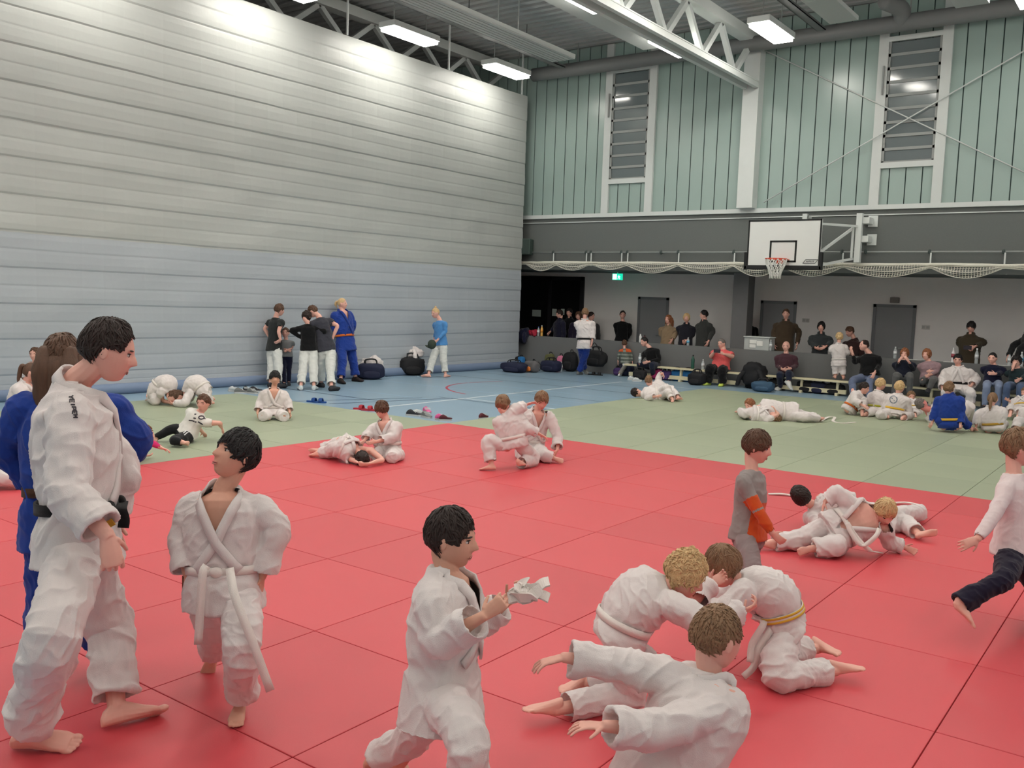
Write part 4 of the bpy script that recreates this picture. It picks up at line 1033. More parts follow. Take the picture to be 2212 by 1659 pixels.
person('child in white judo suit lying face down on the red mats, dark head nearest us',
    'pv:738,962,.15; nk:768,976; hd:782,990,-.12; ys:.5,.3,-.8; fa:150,-60; tilt:0,0,0; sl:758,980; sr:800,972,.05; er:826,994,f.05; wr:796,1002,f.04; hr:780,1004,f.03; el:752,990,f.05; wl:770,998,f.04; kr:712,968,f.08; ar:690,972,f.06; kl:712,976,f.08; al:686,978,f.06; tr:676,972,.05; tl:674,978,.05'.replace(' tilt:0,0,0;', ''),
    root=(770, 1004), H=1.2, hh=.2, hair='dark', hst='short', belt=WB, knot=False, skirt=.06, bl=1.1, sleeve=.4, tails=('730,986,f.02 705,988,f.012 692,988,f.012',), tilt=(.25, -.3, 1))
person('child in white judo suit kneeling on green mats, facing us, hands beside the knees',
    'pv:591,888,.08; nk:592,840; hd:594,817; ys:2; fa:4,-6; kr:568,900,f.07; ar:582,898,.2; kl:614,900,f.07; al:600,898,.2; er:562,868; wr:556,892,-.12; hr:558,902,f.03; el:622,868; wl:626,892,-.1; hl:630,904,f.03',
    root=(590, 906), H=1.25, hair='black', hst='bowl', skin=SKIN2, belt=WB, knot=False, skirt=.05, vopen=.35, bl=1.1)
tsm = cloth('white_tee', (222, 220, 214)); blk_tr = cloth('black_tracksuit', (30, 31, 34))
PT = person('child in white printed tee and black tracksuit trousers, leaning back on green mats',
    'pv:404,934; nk:432,890; hd:440,870; ys:-40; fa:-32,-8; kr:374,926,f.16; ar:334,944,f.06; tr:322,940,.0; kl:372,952,f.08; al:396,956,f.06; tl:404,958,f.02; el:474,914,.05; wl:484,936,f.04; hl:492,944,f.02; er:424,920,.1; wr:440,936,f.05',
    root=(410, 955), H=1.2, hair='brown', hst='short', top='tee', topm=tsm, bot='slim', botm=blk_tr, skirt=.1)
pinkm = cloth('pink_top', (204, 52, 112))
person('small person in pink top lying on green mats, mostly hidden behind the tall person',
    'pv:248,978,f.1; nk:296,958,.0; hd:313,938,.05; ys:.3,.5,-.8; fa:120,10; er:330,958,-.05; wr:350,968,-.02; hr:364,972; el:300,985,f.05; wl:316,984,f.04; kl:200,985,f.08; al:160,990,f.06; kr:205,975,f.1; ar:165,980,f.06',
    root=(310, 985), H=1.1, hair='lbrown', hst='short', top='sweater', topm=pinkm, bot='slim', skirt=.05)
person('left child of two in white judo suits bowed head to head near the curtain',
    'pv:338,842; sp:356,826; nk:368,846,-.05; hd:374,856,-.05; ys:.1,-.1,1; fa:70,-60; kr:336,866,f.07; ar:322,860,f.07; kl:338,858,f.07; al:322,856,f.07; er:352,866,f.06; wr:382,872,f.04; el:362,858,f.06; wl:388,862,f.04; tilt:0,0,0'.replace('; tilt:0,0,0', ''),
    root=(350, 874), H=1.25, hair='brown', hst='short', belt=WB, knot=False, skirt=.08, bl=1.18, tilt=(1, .2, 0))
person('right child of two in white judo suits bowed head to head near the curtain',
    'pv:444,848; sp:424,828; nk:402,846,-.05; hd:386,856,-.05; ys:-.1,.1,-1; fa:-60,-60; kl:434,872,f.07; al:456,870,f.07; kr:440,864,f.07; ar:458,862,f.07; el:398,872,f.06; wl:372,872,f.04; er:410,862,f.06; wr:378,864,f.04',
    root=(420, 876), H=1.25, hair='brown', hst='short', belt=WB, knot=False, skirt=.08, bl=1.18, tilt=(-1, .2, 0))
person('small child with cropped hair sitting upright by the curtain, behind the ponytailed child in white',
    'pv:76,828; nk:76,784; hd:76,765; ys:-20; fa:-25,-6; kr:60,866,f.1; ar:70,872,f.06; kl:92,866,f.1; al:84,872,f.06', root=(76, 876), H=1.2, hair='brown', hst='crop', belt=WB, knot=False, skirt=.05, bl=1.1)
person('ponytailed child in white judo suit, sitting behind the shoulder of the person in blue',
    'pv:42,884; nk:56,826; hd:68,804; ys:60; fa:78,-8; kr:90,890,f.1; ar:60,905,f.06; kl:80,885,f.1; al:60,895,f.06; er:44,850; wr:60,876; el:70,850,.1; wl:86,872', D=10.2, H=1.25, hair='brown', hst='tied', belt=WB, knot=False, skirt=.05, bl=1.12, ptail=((0, -.38, .28), (0, -.5, .26), (0, -.56, .0), (0, -.54, -.5), (0, -.5, -.85)))
person('child in white judo suit lying on red mat at the edge, only legs showing',
    'pv:-50,1028,f.1; nk:-110,1020,.1; hd:-128,1012; ys:.1,.5,-.8; fa:-90,20; kl:8,1034,f.1; al:52,1042,f.06; tl:62,1036,.0; kr:4,1022,f.12; ar:36,1022,f.12; tr:44,1012,.0', root=(20, 1052), H=1.25, hair='brown', hst='short', belt=WB, knot=False, skirt=.08, bl=1.1)
# the standing group at the curtain
ZS = -.025
drk = cloth('charcoal_tee', (44, 46, 46)); drk2 = cloth('dark_grey_tee', (58, 58, 66)); sock = mat('shoe_dark', (46, 46, 50), .7); sockw = mat('shoe_pale', (196, 204, 206), .7)
ST = dict(zf=ZS, folds=.9)
person('person in charcoal tee and white trousers by the curtain, first of the standing group',
    'pv:592,752; nk:596,686; hd:603,669; ys:128; fa:118,-16; el:572,710; wl:582,730,.05; hl:590,736; er:602,716,-.1; wr:606,734,.02; hr:600,738; al:584,828,f.08; ar:600,830,f.08', root=(592, 834), H=1.62, hair='brown', hst='short', top='tee', topm=drk, skirt=.1, botm=GREYP, shoes=sock, **ST)
person('small child in grey tee and navy trousers standing by the curtain between taller people',
    'pv:618,768; nk:618,734; hd:617,719; ys:-10; fa:-14,0; er:608,752; wr:620,756,-.1; el:630,752; wl:622,756,-.1; al:624,826,f.06; ar:614,828,f.06', root=(619, 832), H=1.12, hair='brown', hst='crop', top='tee', topm=cloth('mid_grey_tee', (128, 130, 132)), bot='slim', botm=NAVY, shoes=sock, skirt=.1, **ST)
person('person in black long sleeves and white trousers, back turned, elbows out, head bowed',
    'pv:667,752; nk:666,700; hd:662,684; ys:178; fa:150,-35; el:628,714; wl:655,732,.05; hl:664,736; er:702,716; wr:682,732,.05; hr:672,736; al:650,834,f.08; ar:678,834,f.08', root=(664, 838), H=1.55, hair='dark', hst='bob', top='sweater', topm=BLACK, botm=GREYP, shoes=sockw, skirt=.12, **ST)
person('person in dark grey tee and white trousers, head bowed, beside the person in blue',
    'pv:704,750; nk:690,686; hd:676,672; ys:205; fa:250,-35; er:729,704,-.05; wr:718,732,.0; hr:706,738; el:676,716,.1; wl:690,734,.1; al:694,828,f.08; ar:716,836,f.08; tr:724,842,f.02', root=(706, 838), H=1.72, hair='brown', hst='crop', top='tee', topm=drk2, botm=GREYP, shoes=sock, skirt=.14, **ST)
person('blond ponytailed person in blue judo suit with orange belt, standing by the curtain',
    'pv:746,738; nk:738,670; hd:739,656; ys:40; fa:72,0; el:762,702,.02; wl:752,724,.15; er:720,702; wr:730,722,.15; ar:736,820,f.08; al:768,816,f.08', root=(750, 824), H=1.80, hair='blond', hst='tied', topm=GIB, botm=GIB, belt=OB, knot=False, skirt=.09, bl=1.12, shoes=mat('sandal', (40, 30, 30), .7), ptail=((0, -.36, .2), (0, -.55, .12), (0, -.62, -.1), (0, -.5, -.4)), zf=ZS)
person('person in light blue tracksuit top and white trousers walking along the curtain',
    'pv:952,742; nk:950,692; hd:941,676; ys:-50; fa:-58,-18; el:962,716; wl:944,736,-.1; hl:936,742; er:942,714,.1; wr:938,734,.05; al:962,808,f.08; ar:926,808,f.08; tr:914,813,f.02; tl:976,812,f.02', root=(945, 813), H=1.62, hair='blond', hst='tied', top='sweater', topm=cloth('sky_blue', (84, 142, 200)), botm=GREYP, skirt=.1, ptail=((0, -.1, .42), (0, -.14, .52), (0, -.2, .6), (0, -.24, .62)), **ST)
person('person in white judo jacket and blue trousers walking along the parapet with a bag',
    'pv:1262,742; nk:1263,690; hd:1264,676; ys:165; fa:168,-10; er:1281,714; wr:1279,738,-.05; hr:1278,746; el:1252,714; wl:1250,736; al:1263,801,f.08; ar:1252,801,f.1; tl:1271,808,f.02', root=(1262, 814), H=1.70, hair='lbrown', hst='short', botm=GIB, belt=BLACK, knot=False, skirt=.07, shoes=mat('shoe_grey', (120, 122, 120), .7), zf=ZS)
# pairs on the green mats near the benches
person('child in white judo suit lying on its back on green mats near blue floor',
    'pv:1424,852,.1; nk:1388,852; hd:1374,848; ys:.2,.5,-.8; fa:60,35; kr:1440,838,f.25; ar:1448,860,f.06; kl:1448,846,f.2; al:1452,862,f.06; er:1400,842,.05; wr:1412,836,.1; el:1404,858,f.08; wl:1418,856', root=(1400, 862), H=1.25, hair='dark', hst='short', belt=WB, knot=False, skirt=.08, bl=1.15, tilt=(-1, .2, .2))
person('cropped-haired child in white judo suit, one arm raised, lying across a partner',
    'pv:1440,848,.2; nk:1408,832; hd:1401,822; ys:.4,.6,-.5; fa:170,-5; er:1425,810; wr:1432,806,-.05; hr:1434,812; el:1396,846,-.05; wl:1392,852; kr:1462,852,f.12; ar:1468,862,f.06; kl:1448,855,f.1; al:1460,866,f.06; tr:1474,858,.0', root=(1420, 860), H=1.25, hair='lbrown', hst='crop', belt=WB, knot=False, skirt=.08, bl=1.15)
person('child in white judo suit stretched over a partner on green mats near loose belt',
    'pv:1700,890,.1; nk:1645,880; hd:1620,874,-.05; ys:.3,.6,-.7; fa:-40,-25; er:1636,892,-.1; wr:1662,880,-.05; el:1650,884,.1; wl:1664,876,.1; kl:1735,900,f.1; al:1774,904,f.06; kr:1730,896,f.1; ar:1768,902,f.06', root=(1660, 908), H=1.25, hair='red', hst='short', belt=WB, knot=False, skirt=.1, bl=1.15, tilt=(-.3, 1, .2))
person('fair-haired child in white judo suit pinned on green mats under a stretched partner',
    'pv:1628,894,.1; nk:1660,900; hd:1674,902,-.05; ys:-.3,.5,-.7; fa:20,60; kl:1606,888,f.08; al:1586,884,f.06; tl:1574,882,.0; kr:1610,894,f.1; ar:1596,890,f.06; er:1670,886,.02; wr:1664,880; el:1680,895; wl:1676,888', root=(1660, 910), H=1.22, hair='lbrown', hst='short', belt=WB, knot=False, skirt=.05, bl=1.1, tilt=(1, 0, .2))
# children sitting in front of the benches
SIT = dict(skirt=.04, bl=1.12, knot=False)
person('child in white judo suit with orange belt sitting sideways, knees drawn up',
    'pv:1834,886; nk:1858,850; hd:1866,838; ys:60; fa:75,-15; kr:1862,862; ar:1862,894,f.05; tr:1872,896,f.02; kl:1868,866,.15; al:1872,888,f.05; er:1846,866,-.1; wr:1864,876,-.1; el:1872,866,.1; wl:1876,878', root=(1850, 896), H=1.28, hair='dark', hst='short', belt=OB, **SIT)
person('fair-haired child with lime belt, second in the row sitting on green mats',
    'pv:1892,884; nk:1896,846; hd:1902,830; ys:140; fa:120,-5; kl:1880,892,f.08; al:1868,894,f.05; kr:1915,892,f.08; ar:1905,894,f.05', root=(1890, 896), H=1.25, hair='blond', hst='bowl', belt=cloth('lime_belt', (178, 176, 60)), **SIT)
PBADGE = person('fair-haired child with yellow belt and round back badge, sitting on green mats',
    'pv:1932,890; nk:1940,852; hd:1943,836; ys:170; fa:140,-5; kl:1900,896,f.08; al:1915,900,f.05; kr:1966,896,f.08; ar:1950,902,f.05; er:1962,878; wr:1968,894,.0', root=(1935, 904), H=1.28, hair='blond', hst='bowl', belt=YB_, **SIT)
person('balding person in white judo suit reclining on the mats, crown of the head toward us',
    'pv:2060,905,.2; nk:2010,886; hd:1990,873; ys:.3,.7,-.6; fa:150,40; kl:2090,880,f.3; al:2096,905,f.05; kr:2085,875,f.32; ar:2092,900,f.05; er:2020,912,f.06; wr:2040,916,f.04; el:2000,885,.2; wl:2030,890,.2', root=(2010, 915), H=1.75, hh=.22, hair='grey', hst='receding', belt=BB, skirt=.06, knot=False, tilt=(-.8, .4, .5), skin=mat('skin_ruddy', (222, 140, 134), .5, spec=.35))
person('fair-haired child half hidden behind the balding reclining person on the mats',
    'pv:1974,892,.6; nk:1970,868,.5; hd:1968,856,.45; ys:10; fa:15,-10; kl:1960,896,f.08; al:1970,898,f.05; kr:1985,896,f.08; ar:1980,898,f.05', root=(1970, 900), H=1.1, hair='lbrown', hst='short', belt=YB_, **SIT)
person('child in blue judo suit with yellow belt sitting on green mats, back to us',
    'pv:2052,918; nk:2050,852; hd:2050,838; ys:175; fa:150,0; el:2022,884; wl:2012,918,.0; hl:2004,926,f.02; er:2076,890; wr:2074,925,-.1; hr:2078,932,f.02; kl:2030,905,f.2; al:2090,922,f.05; kr:2075,905,f.2; ar:2098,926,f.05', root=(2050, 934), H=1.4, hair='lbrown', hst='short', topm=GIB, botm=GIB, belt=YB_, **SIT)
person('long-haired child in white judo suit with ochre belt, sitting beside the child in blue',
    'pv:2146,924; nk:2142,878; hd:2144,862; ys:178; fa:170,-8; el:2112,900; wl:2108,924; hl:2106,934,f.02; er:2166,900; wr:2150,915,.2; kl:2116,890,f.25; al:2110,920,.15; kr:2180,888,f.25; ar:2176,920,.15', root=(2145, 936), H=1.32, hair='lbrown', hst='tied', belt=cloth('ochre_belt', (176, 140, 60)), ptail=((0, -.4, .1), (0, -.55, -.2), (.0, -.6, -.6), (0, -.55, -.95)), **SIT)
person('child in white judo suit sitting beyond the long-haired child, knees up',
    'pv:2205,888,.4; nk:2208,862,.4; hd:2216,848,.4; ys:-30; fa:-40,-10; kl:2205,882,.1; al:2196,910,f.05; kr:2185,880,.1; ar:2180,908,f.05; er:2190,872; wr:2180,866', root=(2200, 912), H=1.25, hair='lbrown', hst='short', belt=YB_, **SIT)
person('child in white judo suit sitting nearest us at the end of the sitting row',
    'pv:2225,920; nk:2230,878; hd:2238,862; ys:150; fa:150,-8; el:2210,905; wl:2196,922,.0; hl:2190,926,f.02; kl:2200,908,f.2; al:2192,930,f.05; kr:2240,910,f.2; ar:2240,930,f.05', root=(2215, 932), H=1.28, hair='brown', hst='short', belt=YB_, **SIT)
# ---------------------------------------------------------------- spectators
YBN = 20.55   # bench line
def gallery(label, pts, H=1.74, Y=21.7, **k):
    q = parse(pts); p = on(q['hd'][0], q['hd'][1], 1, Y); D = depth(p)
    zh = p.z; pv = V((p.x, p.y, .53*H*(zh/(H*.935)) if zh/(H*.935) < 1.05 else .53*H)); nk = pv+V((0, 0, .3*H))
    def px(v): d = depth(v); return CX+FOC*((v-CAM).dot(rt))/d, CY-FOC*((v-CAM).dot(up_))/d, d-D
    s = pts
    if 'pv' not in q: a = px(V((p.x, p.y, max(.45, zh-.41*H)))); s += ';pv:%.1f,%.1f,%.3f' % a
    if 'nk' not in q: a = px(V((p.x, p.y+.02, zh-.104*H))); s += ';nk:%.1f,%.1f,0' % a[:2]
    k.setdefault('zf', ZS); k.setdefault('top', 'coat'); k.setdefault('bot', 'slim'); k.setdefault('botm', JEANS); k.setdefault('shoes', sock); k.setdefault('skirt', .1)
    person(label, s, D=D, H=H, **k)
JEANS = cloth('jeans', (82, 98, 128)); DJ = cloth('dark_jeans', (36, 40, 58)); GREYT = cloth('grey_trousers', (92, 92, 92))
coat = lambda n, c: cloth('coat_'+n, c)
gallery('person in dark navy jacket behind the parapet in front of the dark doors, head bowed', 'hd:1209,678; ys:-60; fa:-70,-20; er:1195,712; wr:1190,716', Y=21.6, H=1.7, hair='dark', topm=coat('deep_navy', (26, 26, 44)))
gallery('person in black cap before the dark doors, beside the person in deep navy', 'hd:1230,675; ys:-20; fa:-30,-10', Y=22.2, H=1.75, hair='black', topm=coat('black', (24, 24, 28)))
gallery('brown-haired person in dark top behind the parapet, half hidden by the white-jacketed walker', 'hd:1250,682; ys:10; fa:-20,-10', Y=21.9, H=1.66, hair='brown', hst='bob', topm=coat('dark_violet', (30, 26, 44)))
gallery('person behind the parapet whose face shows just beside the white-jacketed walker', 'hd:1277,683; ys:20; fa:60,-5', Y=22.4, H=1.66, hair='dark', topm=coat('slate', (60, 60, 62)))
gallery('person all in black, hands behind back, standing under the exit sign', 'hd:1345,680; ys:6; fa:5,0; el:1362,718; wl:1352,738,.2; er:1332,718; wr:1340,738,.2', Y=22.5, H=1.76, hair='dark', hst='crop', top='sweater', topm=BLACK, botm=DJ)
gallery('long-haired person in tan coat and brown scarf standing behind the parapet', 'hd:1444,690; ys:-20; fa:-35,0; er:1428,722; wr:1440,734,-.1; el:1460,720; wl:1452,734,-.1', H=1.68, hair='red', hst='long', hlen=.22, topm=coat('tan', (136, 116, 92)), extra=None)
gallery('grey-blond person in dark jacket over white top with dark scarf behind the parapet', 'hd:1483,687; ys:0; fa:-8,-4; er:1470,722; wr:1474,735,-.12; el:1497,722; wl:1484,735,-.12', H=1.68, hair='blond', hst='bob', topm=coat('ink', (34, 34, 42)))
gallery('dark-haired person in charcoal jacket behind the parapet, turned toward the two with scarves', 'hd:1521,680; ys:-45; fa:-75,-6; er:1512,720; wr:1518,738,-.1; el:1540,716; wl:1530,738,-.1', H=1.76, hair='black', topm=coat('charcoal', (56, 57, 56)))
gallery('person in dark clothes mostly hidden behind the grey gallery pillar', 'hd:1617,688; ys:20; fa:70,0', Y=22.7, H=1.74, hair='black', topm=coat('jet', (22, 22, 24)))
gallery('tall person in brown jacket standing behind the parapet beside the clear plastic box', 'hd:1698,678; ys:0; fa:-4,-4; er:1672,720; wr:1672,744,-.1; hr:1674,752; el:1726,718; wl:1722,744,-.1', H=1.86, hair='brown', hst='crop', topm=coat('brown', (70, 58, 46)), bl=1.1)
gallery('black-haired person in dark shirt with folded hands leaning on the parapet', 'hd:1774,706; ys:0; fa:-6,-8; er:1750,738; wr:1762,752,-.25; hr:1770,754; el:1796,738; wl:1780,752,-.25; hl:1772,754', Y=21.5, H=1.68, hair='black', hst='bob', topm=coat('slate_green', (50, 54, 56)))
gallery('person in dark brown jacket bending over the parapet behind the child standing on the bench', 'hd:1836,716; nk:1846,736,.1; ys:-30; fa:-60,-25; er:1836,752; wr:1828,756,-.2', Y=21.85, H=1.7, hair='brown', topm=coat('dark_brown', (58, 40, 40)))
gallery('person in dark cap and olive brown jacket behind the parapet, looking at a phone', 'hd:2098,706; ys:-14; fa:-10,-25; er:2072,742; wr:2088,750,-.2; el:2126,740; wl:2098,752,-.2', Y=21.7, H=1.78, hair='black', hst='bowl', topm=coat('olive_brown', (62, 54, 42)), bl=1.12)
gallery('person in black jacket leaning over the parapet above the green-topped bench sitter', 'hd:2238,706; nk:2222,722,.0; ys:-60; fa:-60,-25; er:2190,746; wr:2178,770,-.1; el:2205,752; wl:2196,770', Y=21.4, H=1.78, hair='black', topm=coat('soot', (26, 26, 28)))
person('small child in striped pullover with orange shoulders, facing the parapet',
    'pv:1351,782; nk:1349,753; hd:1349,742; ys:175; fa:178,0; al:1362,806,f.06; ar:1338,808,f.06; er:1364,768; wr:1366,782; el:1336,768; wl:1335,782', root=(1350, 812), H=1.02, hh=.19, zf=ZS, hair='brown', hst='crop', top='sweater', topm=[cloth('grey_green_stripe', (92, 100, 94)), cloth('pale_stripe', (140, 146, 138)), cloth('orange_shoulder', (208, 92, 48))], bot='loose', botm=cloth('grey_joggers', (130, 128, 124)), skirt=.1, shoes=mat('shoe_white', (200, 204, 204), .6),
    topfn=lambda me, O, J: [setattr(p, 'material_index', 2 if (p.center+O-J['nk']).z > -.08 and abs((p.center+O-J['nk']).dot(J['vec']((1, 0, 0)))) > .035 else int(((p.center+O).z*22) % 2)) for p in me.polygons])
def bench_sitter(label, pts, H=1.7, **k):
    k.setdefault('zf', ZS); k.setdefault('bot', 'slim'); k.setdefault('botm', JEANS); k.setdefault('shoes', sock); k.setdefault('skirt', .03)
    q = parse(pts); p = on(q['pv'][0], q['pv'][1], 1, YBN); person(label, pts, D=depth(p), H=H, **k)
bench_sitter('dark-haired person in black sitting on the bench with a water bottle between the hands', 'pv:1412,788; nk:1404,752; hd:1392,738; ys:-35; fa:-55,-18; kr:1382,786,-.3; ar:1384,808,f.08; kl:1408,788,-.35; al:1412,812,f.08; er:1388,772,-.1; wr:1382,782,-.2; el:1424,776,-.05; wl:1392,784,-.15', hair='black', hst='tied', top='sweater', topm=BLACK, botm=DJ)
bench_sitter('heavy person in coral top and black trousers on the bench, filming with phone', 'pv:1556,796; nk:1562,756; hd:1559,742; ys:-28; fa:-35,-12; kr:1533,796,-.3; kl:1560,800,-.3; er:1536,770,-.1; wr:1544,760,-.2; hr:1550,758; el:1582,770,-.05; wl:1560,764,-.2; hl:1552,760', H=1.66, hair='grey', hst='tied', top='tee', topm=cloth('coral', (222, 98, 98)), botm=BLACK, bot='loose', leg=1.0, fat=1.35, shoes=mat('shoe_lime', (190, 206, 90), .6), sleeve=-.8)
bench_sitter('bald person in burgundy pullover and dark jeans on the bench, hands clasped', 'pv:1697,808; nk:1698,764; hd:1698,748; ys:-6; fa:-8,-4; kr:1684,810,-.35; ar:1686,836,f.08; tr:1682,842,f.02; kl:1704,806,-.38; al:1704,826,-.05; tl:1712,836,-.1; er:1680,790; wr:1690,798,-.3; hr:1698,800; el:1720,790; wl:1704,798,-.3; hl:1696,800', H=1.76, hair='dark', hst='bald', top='sweater', topm=cloth('burgundy', (74, 48, 56)), botm=DJ, shoes=mat('shoe_white2', (206, 206, 202), .6))
person('small child in white judo suit standing on the bench, back to us',
    'pv:1812,784; nk:1812,742; hd:1813,728; ys:185; fa:195,0; el:1794,756; wl:1800,762,.1; er:1828,760; wr:1836,764,.05; al:1804,816,.0; ar:1822,818,.0', D=depth(on(1812, 784, 1, YBN)), zf=.36, H=1.15, hh=.2, hair='blond', hst='bowl', belt=WB, knot=False, skirt=.05, bl=1.08)
bench_sitter('person in glasses, black pullover and blue jeans on the bench, raising a thumb', 'pv:1878,810; nk:1878,764; hd:1867,746; ys:-30; fa:-62,-2; kr:1842,822,-.3; ar:1842,858,f.08; kl:1878,826,-.35; al:1878,860,f.08; er:1846,782,-.1; wr:1842,764,-.2; hr:1838,754; el:1900,788; wl:1888,808,-.25; hl:1882,820', H=1.82, hair='dark', hst='receding', top='sweater', topm=BLACK, botm=cloth('mid_jeans', (98, 108, 134)), bl=1.15)
bench_sitter('reddish-haired person in dark cardigan on the bench, both hands at the mouth', 'pv:1952,814; nk:1953,778; hd:1954,764; ys:-4; fa:-6,-4; kr:1936,812,-.35; kl:1966,812,-.35; er:1936,798; wr:1942,780,-.2; hr:1946,774; el:1974,798; wl:1962,780,-.2; hl:1958,774', H=1.66, hair='red', hst='bob', top='sweater', topm=cloth('dark_cardigan', (30, 34, 48)), botm=GREYT)
bench_sitter('person in mauve shawl pullover sitting on the bench with folded arms', 'pv:2008,818; nk:2006,780; hd:2002,766; ys:-14; fa:-22,-4; kr:1994,822,-.35; ar:1996,848,f.08; kl:2016,820,-.35; al:2006,842,-.0; er:1990,800; wr:2004,802,-.2; el:2024,802; wl:2008,810,-.2', H=1.66, hair='red', hst='bob', top='sweater', topm=cloth('mauve', (150, 124, 130)), botm=GREYT, bl=1.1)
bench_sitter('broad person in white judo suit sitting on the bench, facing the children on the mats', 'pv:2068,836,-.1; nk:2070,792; hd:2069,777; ys:-2; fa:-4,-10; kr:2046,846,-.4; kl:2096,848,-.4; er:2034,820; wr:2036,846,-.3; hr:2034,852; el:2110,818; wl:2094,838,-.25; hl:2088,842', H=1.84, hair='black', hst='short', top='gi', topm=GI, bot='gi', botm=GI, belt=BB, knot=False, shoes=None, bl=1.25, vopen=.92, skirt=.05)
bench_sitter('dark-haired person in navy hooded top and jeans sitting on the bench with arms crossed', 'pv:2144,826; nk:2146,788; hd:2144,774; ys:0; fa:-14,-6; kr:2132,832,-.35; kl:2158,832,-.35; er:2128,806; wr:2144,808,-.2; hr:2154,806; el:2164,806; wl:2148,808,-.22; hl:2138,806', H=1.66, hair='black', hst='tied', top='sweater', topm=NAVY, botm=cloth('pale_jeans', (128, 140, 166)))
bench_sitter('curly-haired person in dark green cardigan on the bench, hand held before the mouth', 'pv:2198,830; nk:2198,796; hd:2196,781; ys:-10; fa:-10,-6; kr:2176,834,-.35; kl:2204,836,-.35; er:2182,812; wr:2188,796,-.2; hr:2190,788; el:2216,812; wl:2202,820,-.2', H=1.66, hair='black', hst='curly', top='sweater', topm=cloth('dark_green', (36, 50, 54)), botm=JEANS)
# ---------------------------------------------------------------- benches and belongings
wood = mat('bench_wood', (216, 206, 172), .5, var=.12, vs=4, stretch=(1, 12, 12)); capw = mat('bench_cap', (196, 198, 196), .5)
def bench(x0, x1, y, label):
    b = thing('gym_bench', ((x0+x1)/2, y, ZF), label, 'bench', 'long gym benches'); L = (x1-x0)/2
    bm = NB(); box(bm, (-L, -.125, .295), (L, .125, .335), bev=.008); obj('seat', bm, wood, b)
    bm = NB(); box(bm, (-L+.12, -.045, .04), (L-.12, .045, .135), bev=.006); obj('beam', bm, wood, b)
    for s in (-.72, 0, .72):
        bm = NB(); box(bm, (s*L-.03, -.11, .0), (s*L+.03, .11, .06)); box(bm, (s*L-.025, -.05, .135), (s*L+.025, .05, .295)); obj('leg', bm, wood, b)
    for s in (-1, 1): bm = NB(); box(bm, (s*L-.02, -.13, .29), (s*L+.02, .13, .34), bev=.006); obj('end_cap', bm, capw, b)
ybb = 20.5
X = lambda px, py, y=ybb: on(px, py, 1, y).x
bench(X(1352, 783), X(1604, 806), ybb, 'pale wooden gym bench along the parapet, left one with a green bottle on it')
bench(X(1632, 804), X(1842, 825), ybb, 'pale wooden gym bench along the parapet on which the small child stands')
bench(X(1900, 830), X(2135, 848), ybb, 'pale wooden gym bench along the parapet behind the sitting row of children')
bench(X(2150, 848), X(2300, 862), ybb, 'pale wooden gym bench along the parapet under the person in dark green')
BAGM = {n: mat('bag_'+n, c, .75, var=.2, vs=8, bump=.4, bs=150) for n, c in dict(black=(30, 30, 33), navy=(34, 38, 62), grey=(96, 94, 96), blue=(42, 110, 168), steel=(58, 84, 108), magenta=(164, 48, 100), white=(206, 208, 208), orange=(216, 120, 54), olive=(96, 96, 62), red=(156, 36, 56), violet=(70, 52, 100), pink=(206, 120, 150)).items()}
def lump(bm, w, d, h, seed, squ=.75, amp=.12):
    """soft bag body, base on z=0"""
    def fn(v):
        f = lambda a: math.copysign(abs(a)**squ, a); p = V((f(v.x)*w/2, f(v.y)*d/2, f(v.z)*h/2))
        return p*(1+amp*noise.noise(v*1.6+V((seed, 0, seed)))+amp*.5*noise.noise(v*4+V((seed, 2, 0))))+V((0, 0, h/2))
    merge(bm, sph(28, 18, fn), Matrix.Identity(4))
    for v in bm.verts: v.co.z = max(v.co.z, .002)
NB_ = [0]
def bag(px, py, w, h, d, m, label, kind='duffel', z=ZF, y=None, rz=0., pocket=None, handle='black', cat='bag', name=None, loc=None):
    NB_[0] += 1; s = NB_[0]*2.17
    p = loc or (on(px, py, 2, z) if y is None else on(px, py, 1, y)); 
    if y is not None and not loc: p.z = z
    t = thing(name or ('backpack' if kind == 'backpack' else 'sports_bag'), tuple(p), label, cat, rz=rz)
    bm = NB(); lump(bm, w, d, h, s, .62 if kind == 'duffel' else .7); obj('body', bm, BAGM[m], t, True)
    bm = NB(); lump(bm, w*.6, .1, h*.45, s+3, .7, .08); bmesh.ops.translate(bm, vec=(0, -d*.46, h*.08), verts=bm.verts); obj('front_pocket', bm, BAGM[pocket or m], t, True)
    if kind == 'duffel':
        for sd in (-1, 1):
            bm = NB(); P = [V((-w*.2, sd*d*.3, h*.8)), V((-w*.17, sd*d*.12, h*1.18)), V((w*.17, sd*d*.12, h*1.2)), V((w*.2, sd*d*.3, h*.8))]; tube(bm, P, [(.016, .006)]*4, n=8, sub=5, rnd=False); obj('handle', bm, BAGM[handle], t, True)
    else:
        bm = NB(); P = [V((-.04, d*.25, h*.96)), V((-.03, d*.2, h*1.09)), V((.03, d*.2, h*1.09)), V((.04, d*.25, h*.96))]; tube(bm, P, [.011]*4, n=8, sub=5, rnd=False); obj('grab_loop', bm, BAGM[handle], t, True)
        for sd in (-1, 1):
            bm = NB(); P = [V((sd*w*.2, d*.42, h*.92)), V((sd*w*.28, d*.62, h*.6)), V((sd*w*.3, d*.5, h*.15))]; tube(bm, P, [(.028, .008)]*3, n=8, sub=5, rnd=False); obj('shoulder_strap', bm, BAGM[handle], t, True)
    return t
bag(1098, 798, .75, .36, .4, 'black', 'large black sports bag against the curtain corner, back one of the heap', y=20.45)
bag(1110, 804, .7, .26, .4, 'navy', 'dark navy sports bag lying in front of the large black one in the corner', rz=.2)
bag(1124, 795, .25, .3, .22, 'blue', 'small blue bag squeezed between the black heap and the orange-grey backpack', kind='backpack', y=20.5)
